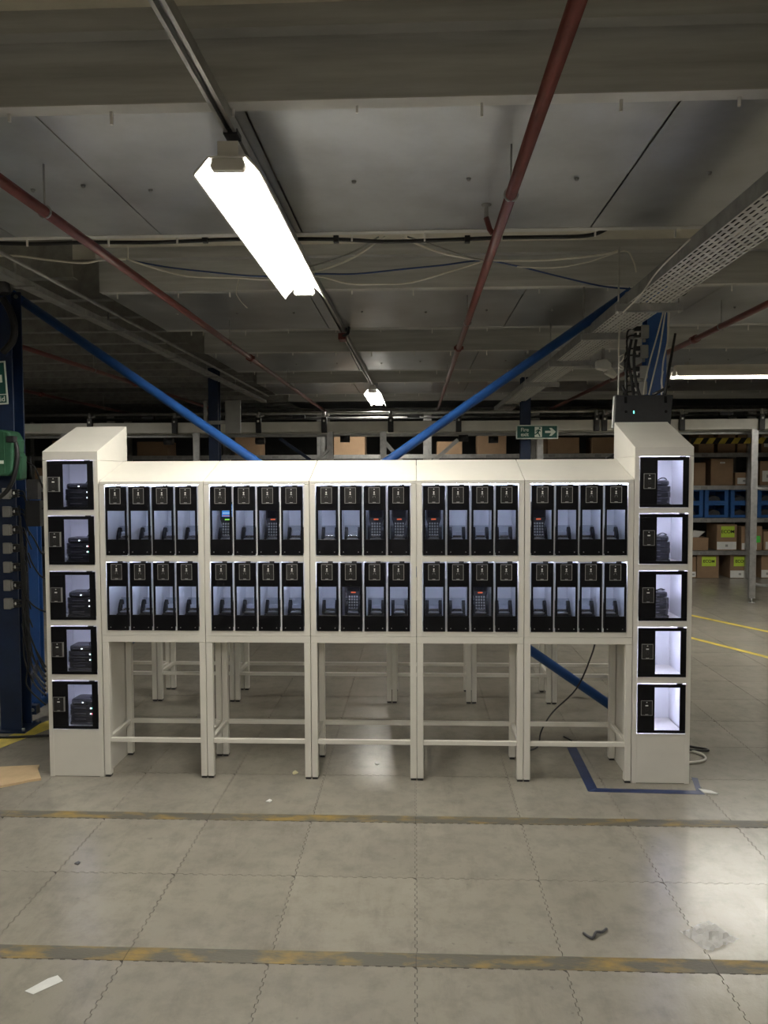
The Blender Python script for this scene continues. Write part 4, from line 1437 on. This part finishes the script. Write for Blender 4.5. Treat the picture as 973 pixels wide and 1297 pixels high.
# boxes seen in the slot between the locker tops and the conveyor
spots = [(-6.2, .4), (-5.6, .45), (-4.7, .4), (-4.1, .5), (-3.0, .45), (-2.5, .4), (-1.95, .35), (-1.35, .35), (-0.9, .3), (-0.5, .4), (-0.05, .2), (0.32, .36), (0.75, .45), (1.28, .28), (1.62, .22), (2.0, .5), (2.6, .3), (2.95, .4)]
for k, (x, w_) in enumerate(spots):
    carton(x, x + w_, LEV[2] + 0.0045, LEV[2] + 0.0045 + random.uniform(0.30, 0.42), 'brown box on the back rack behind the lockers, %s from the left' % (ORD + ['eleventh', 'twelfth', 'thirteenth', 'fourteenth', 'fifteenth', 'sixteenth', 'seventeenth', 'eighteenth'])[k],
           paper=(0.2, 0.8, 0.2, 0.6) if k % 3 == 0 else None)
for k, (x, w_) in enumerate([(-5.9, .45), (-4.5, .5), (-2.9, .4), (-1.3, .5), (0.35, .4), (1.0, .45), (2.1, .5), (2.8, .4)]):
    carton(x, x + w_, LEV[3] + 0.0045, LEV[3] + 0.0045 + random.uniform(0.2, 0.35), 'brown box on the top back shelf behind the conveyor, %s from the left' % ORD[k])
# hanging grey boards by the far dark column
gb = empty('grey_board', (-2.06, 8.40, 2.12))
tag(gb, 'pale grey board hung on the distant dark column', 'board')
MB().box(-0.03, 0.14, 0, 0.02, 0.0, 0.36).build('panel', SOCK, gb, bev=0.002)
MB().box(-0.27, -0.235, 0, 0.02, 0.05, 0.36).build('side_panel', SOCK, gb, bev=0.002)
MB().box(-0.235, -0.03, 0.021, 0.03, 0.10, 0.14).build('rail', STEELD, gb)

# ================================================================== FLOOR LITTER AND TAPE
def flat(name, poly, z, th, m, label, cat, group=None, bev=0.0):
    cx = sum(p[0] for p in poly) / len(poly)
    cy = sum(p[1] for p in poly) / len(poly)
    o = MB().prism([(p[0] - cx, p[1] - cy) for p in poly], 'Z', 0, th).build(name, m, None, bev=bev)
    o.location = (cx, cy, z)
    return tag(o, label, cat, group)


bt = empty('floor_tape', (0.95, 4.0, 0))
tag(bt, 'blue floor tape marking a corner around the right tower', 'tape')
for poly in ([(0.915, 4.60), (0.972, 4.60), (0.955, 4.0), (0.897, 3.955)], [(0.90, 3.953), (0.955, 3.998), (1.49, 3.982), (1.49, 3.935)], [(1.462, 3.984), (1.49, 3.984), (1.53, 4.15), (1.50, 4.16)]):
    MB().prism([(p[0] - 0.95, p[1] - 4.0) for p in poly], 'Z', 0.0004, 0.0013).build('strip', TAPEB, bt)
MB().prism([(1.49 - .95, -0.05), (1.56 - .95, -0.065), (1.535 - .95, -0.025), (1.48 - .95, 0.0)], 'Z', 0.0015, 0.006).build('torn_end', PAPER, bt)
for k, (poly, lab) in enumerate([
        ([(-2.62, 4.63), (-2.53, 4.48), (-2.12, 5.60), (-2.22, 5.78)], 'worn yellow floor line behind the left column'),
        ([(3.05, 9.28), (3.12, 9.30), (3.85, 7.85), (3.78, 7.83)], 'thin yellow floor line at the far right'),
        ([(2.50, 8.28), (2.56, 8.30), (3.30, 6.75), (3.24, 6.73)], 'thin yellow floor line nearer on the right')]):
    flat('floor_line', poly, 0.0004, 0.0008, YEL, lab, 'floor line', 'yellow floor lines')

cbp = flat('cardboard_scrap', [(-2.50, 4.12), (-2.36, 4.165), (-2.14, 4.20), (-2.125, 4.15), (-2.035, 4.01), (-2.09, 3.985), (-2.12, 3.96), (-2.20, 3.905), (-2.28, 3.88), (-2.50, 3.86)], 0.001, 0.012, CARDIN,
           'torn flat piece of cardboard on the floor by the left tower', 'cardboard')
sc = flat('paper_label', [(-1.255, 2.332), (-1.22, 2.318), (-1.155, 2.385), (-1.185, 2.412), (-1.21, 2.395)], 0.001, 0.001, PAPER, 'small white torn label lying on the near left floor', 'label')
for k, (c0, rr, m, lab, nm) in enumerate([((-0.669, 4.157), 0.022, mat('cream_scrap', (0.72, 0.66, 0.40), 0.6, noise=0.1), 'cream paper scrap under the second cabinet', 'paper_scrap'),
                                          ((-0.743, 3.784), 0.016, PAPER, 'tiny white paper scrap on the floor before the lockers', 'paper_scrap'),
                                          ((-1.443, 3.136), 0.012, GREYP, 'tiny dark scrap on the left floor tiles', 'dark_scrap'),
                                          ((-0.22, 4.30), 0.012, PAPER, 'tiny pale fleck on the floor under the middle cabinet', 'paper_scrap')]):
    poly = [(c0[0] + rr * random.uniform(.6, 1.2) * math.cos(a), c0[1] + 1.3 * rr * random.uniform(.5, 1.1) * math.sin(a)) for a in [j * math.pi / 3.5 for j in range(7)]]
    flat(nm, poly, 0.0008, 0.003, m, lab, 'scrap', 'litter on the floor')
o = MB().tube(smooth_path([(0.60, 2.70, 0.006), (0.625, 2.67, 0.006), (0.645, 2.70, 0.010), (0.668, 2.705, 0.008), (0.69, 2.73, 0.006)], 4), 0.005, 6).build('dark_scrap', GREYP)
tag(o, 'curled black scrap on the floor at the lower right', 'scrap', 'litter on the floor')


def crumple(name, cx, cy, sx, sy, h, m, label, n=9, rot=0.0, cat='plastic'):
    M = MB()
    g = [[None] * (n + 1) for _ in range(n + 1)]
    for i in range(n + 1):
        for j in range(n + 1):
            u, v = i / n - .5, j / n - .5
            x = u * sx + random.uniform(-.15, .15) * sx / n
            y_ = v * sy + random.uniform(-.2, .2) * sy / n
            g[i][j] = (x, y_, 0.0012 + random.random() * h * (1 - 1.2 * max(abs(u), abs(v))))
    for i in range(n):
        for j in range(n):
            M.poly([g[i][j], g[i + 1][j], g[i + 1][j + 1]]).poly([g[i][j], g[i + 1][j + 1], g[i][j + 1]])
    o = M.build(name, m)
    o.location = (cx, cy, 0)
    o.rotation_euler.z = rot
    return tag(o, label, cat)


crumple('plastic_wrapper', 1.045, 2.70, 0.15, 0.13, 0.025, PLASTIC, 'crumpled clear plastic wrapper on the floor at lower right', rot=0.5, cat='wrapper')

# cables on the floor
cable('floor_cable', smooth_path([(1.10, 4.62, 0.72), (1.07, 4.66, 0.55), (1.0, 4.75, 0.32), (0.86, 4.78, 0.16), (0.78, 4.72, 0.06), (0.74, 4.60, 0.006), (0.66, 4.52, 0.006)], 6), 0.005, CABK,
      'black cable hanging to the floor under the rightmost cabinet', 'cables near the floor')
cable('floor_cable', smooth_path([(0.93, 4.78, 0.006), (0.95, 4.74, 0.006), (0.965, 4.70, 0.006)], 4), 0.005, CABK, 'short black cable end on the floor under the rightmost cabinet', 'cables near the floor')
cable('floor_cable', smooth_path([(1.40, 4.58, 0.008), (1.52, 4.60, 0.008), (1.62, 4.56, 0.008), (1.68, 4.48, 0.008), (1.66, 4.40, 0.008), (1.58, 4.36, 0.008), (1.48, 4.37, 0.008)], 6), 0.0075, CABW,
      'white cable loop on the floor beside the right tower', 'cables near the floor')
cable('floor_cable', smooth_path([(1.42, 4.72, 0.008), (1.55, 4.67, 0.008), (1.70, 4.60, 0.008), (1.74, 4.56, 0.010), (1.70, 4.54, 0.012), (1.5, 4.56, 0.02)], 6), 0.007, CABK,
      'black cable loop on the floor beside the right tower', 'cables near the floor')
cable('floor_cable', smooth_path([(-2.9, 4.70, 0.008), (-2.6, 4.66, 0.008), (-2.3, 4.70, 0.008), (-1.9, 4.69, 0.008)], 6), 0.008, CABK, 'black cable on the floor behind the left tower', 'cables near the floor')
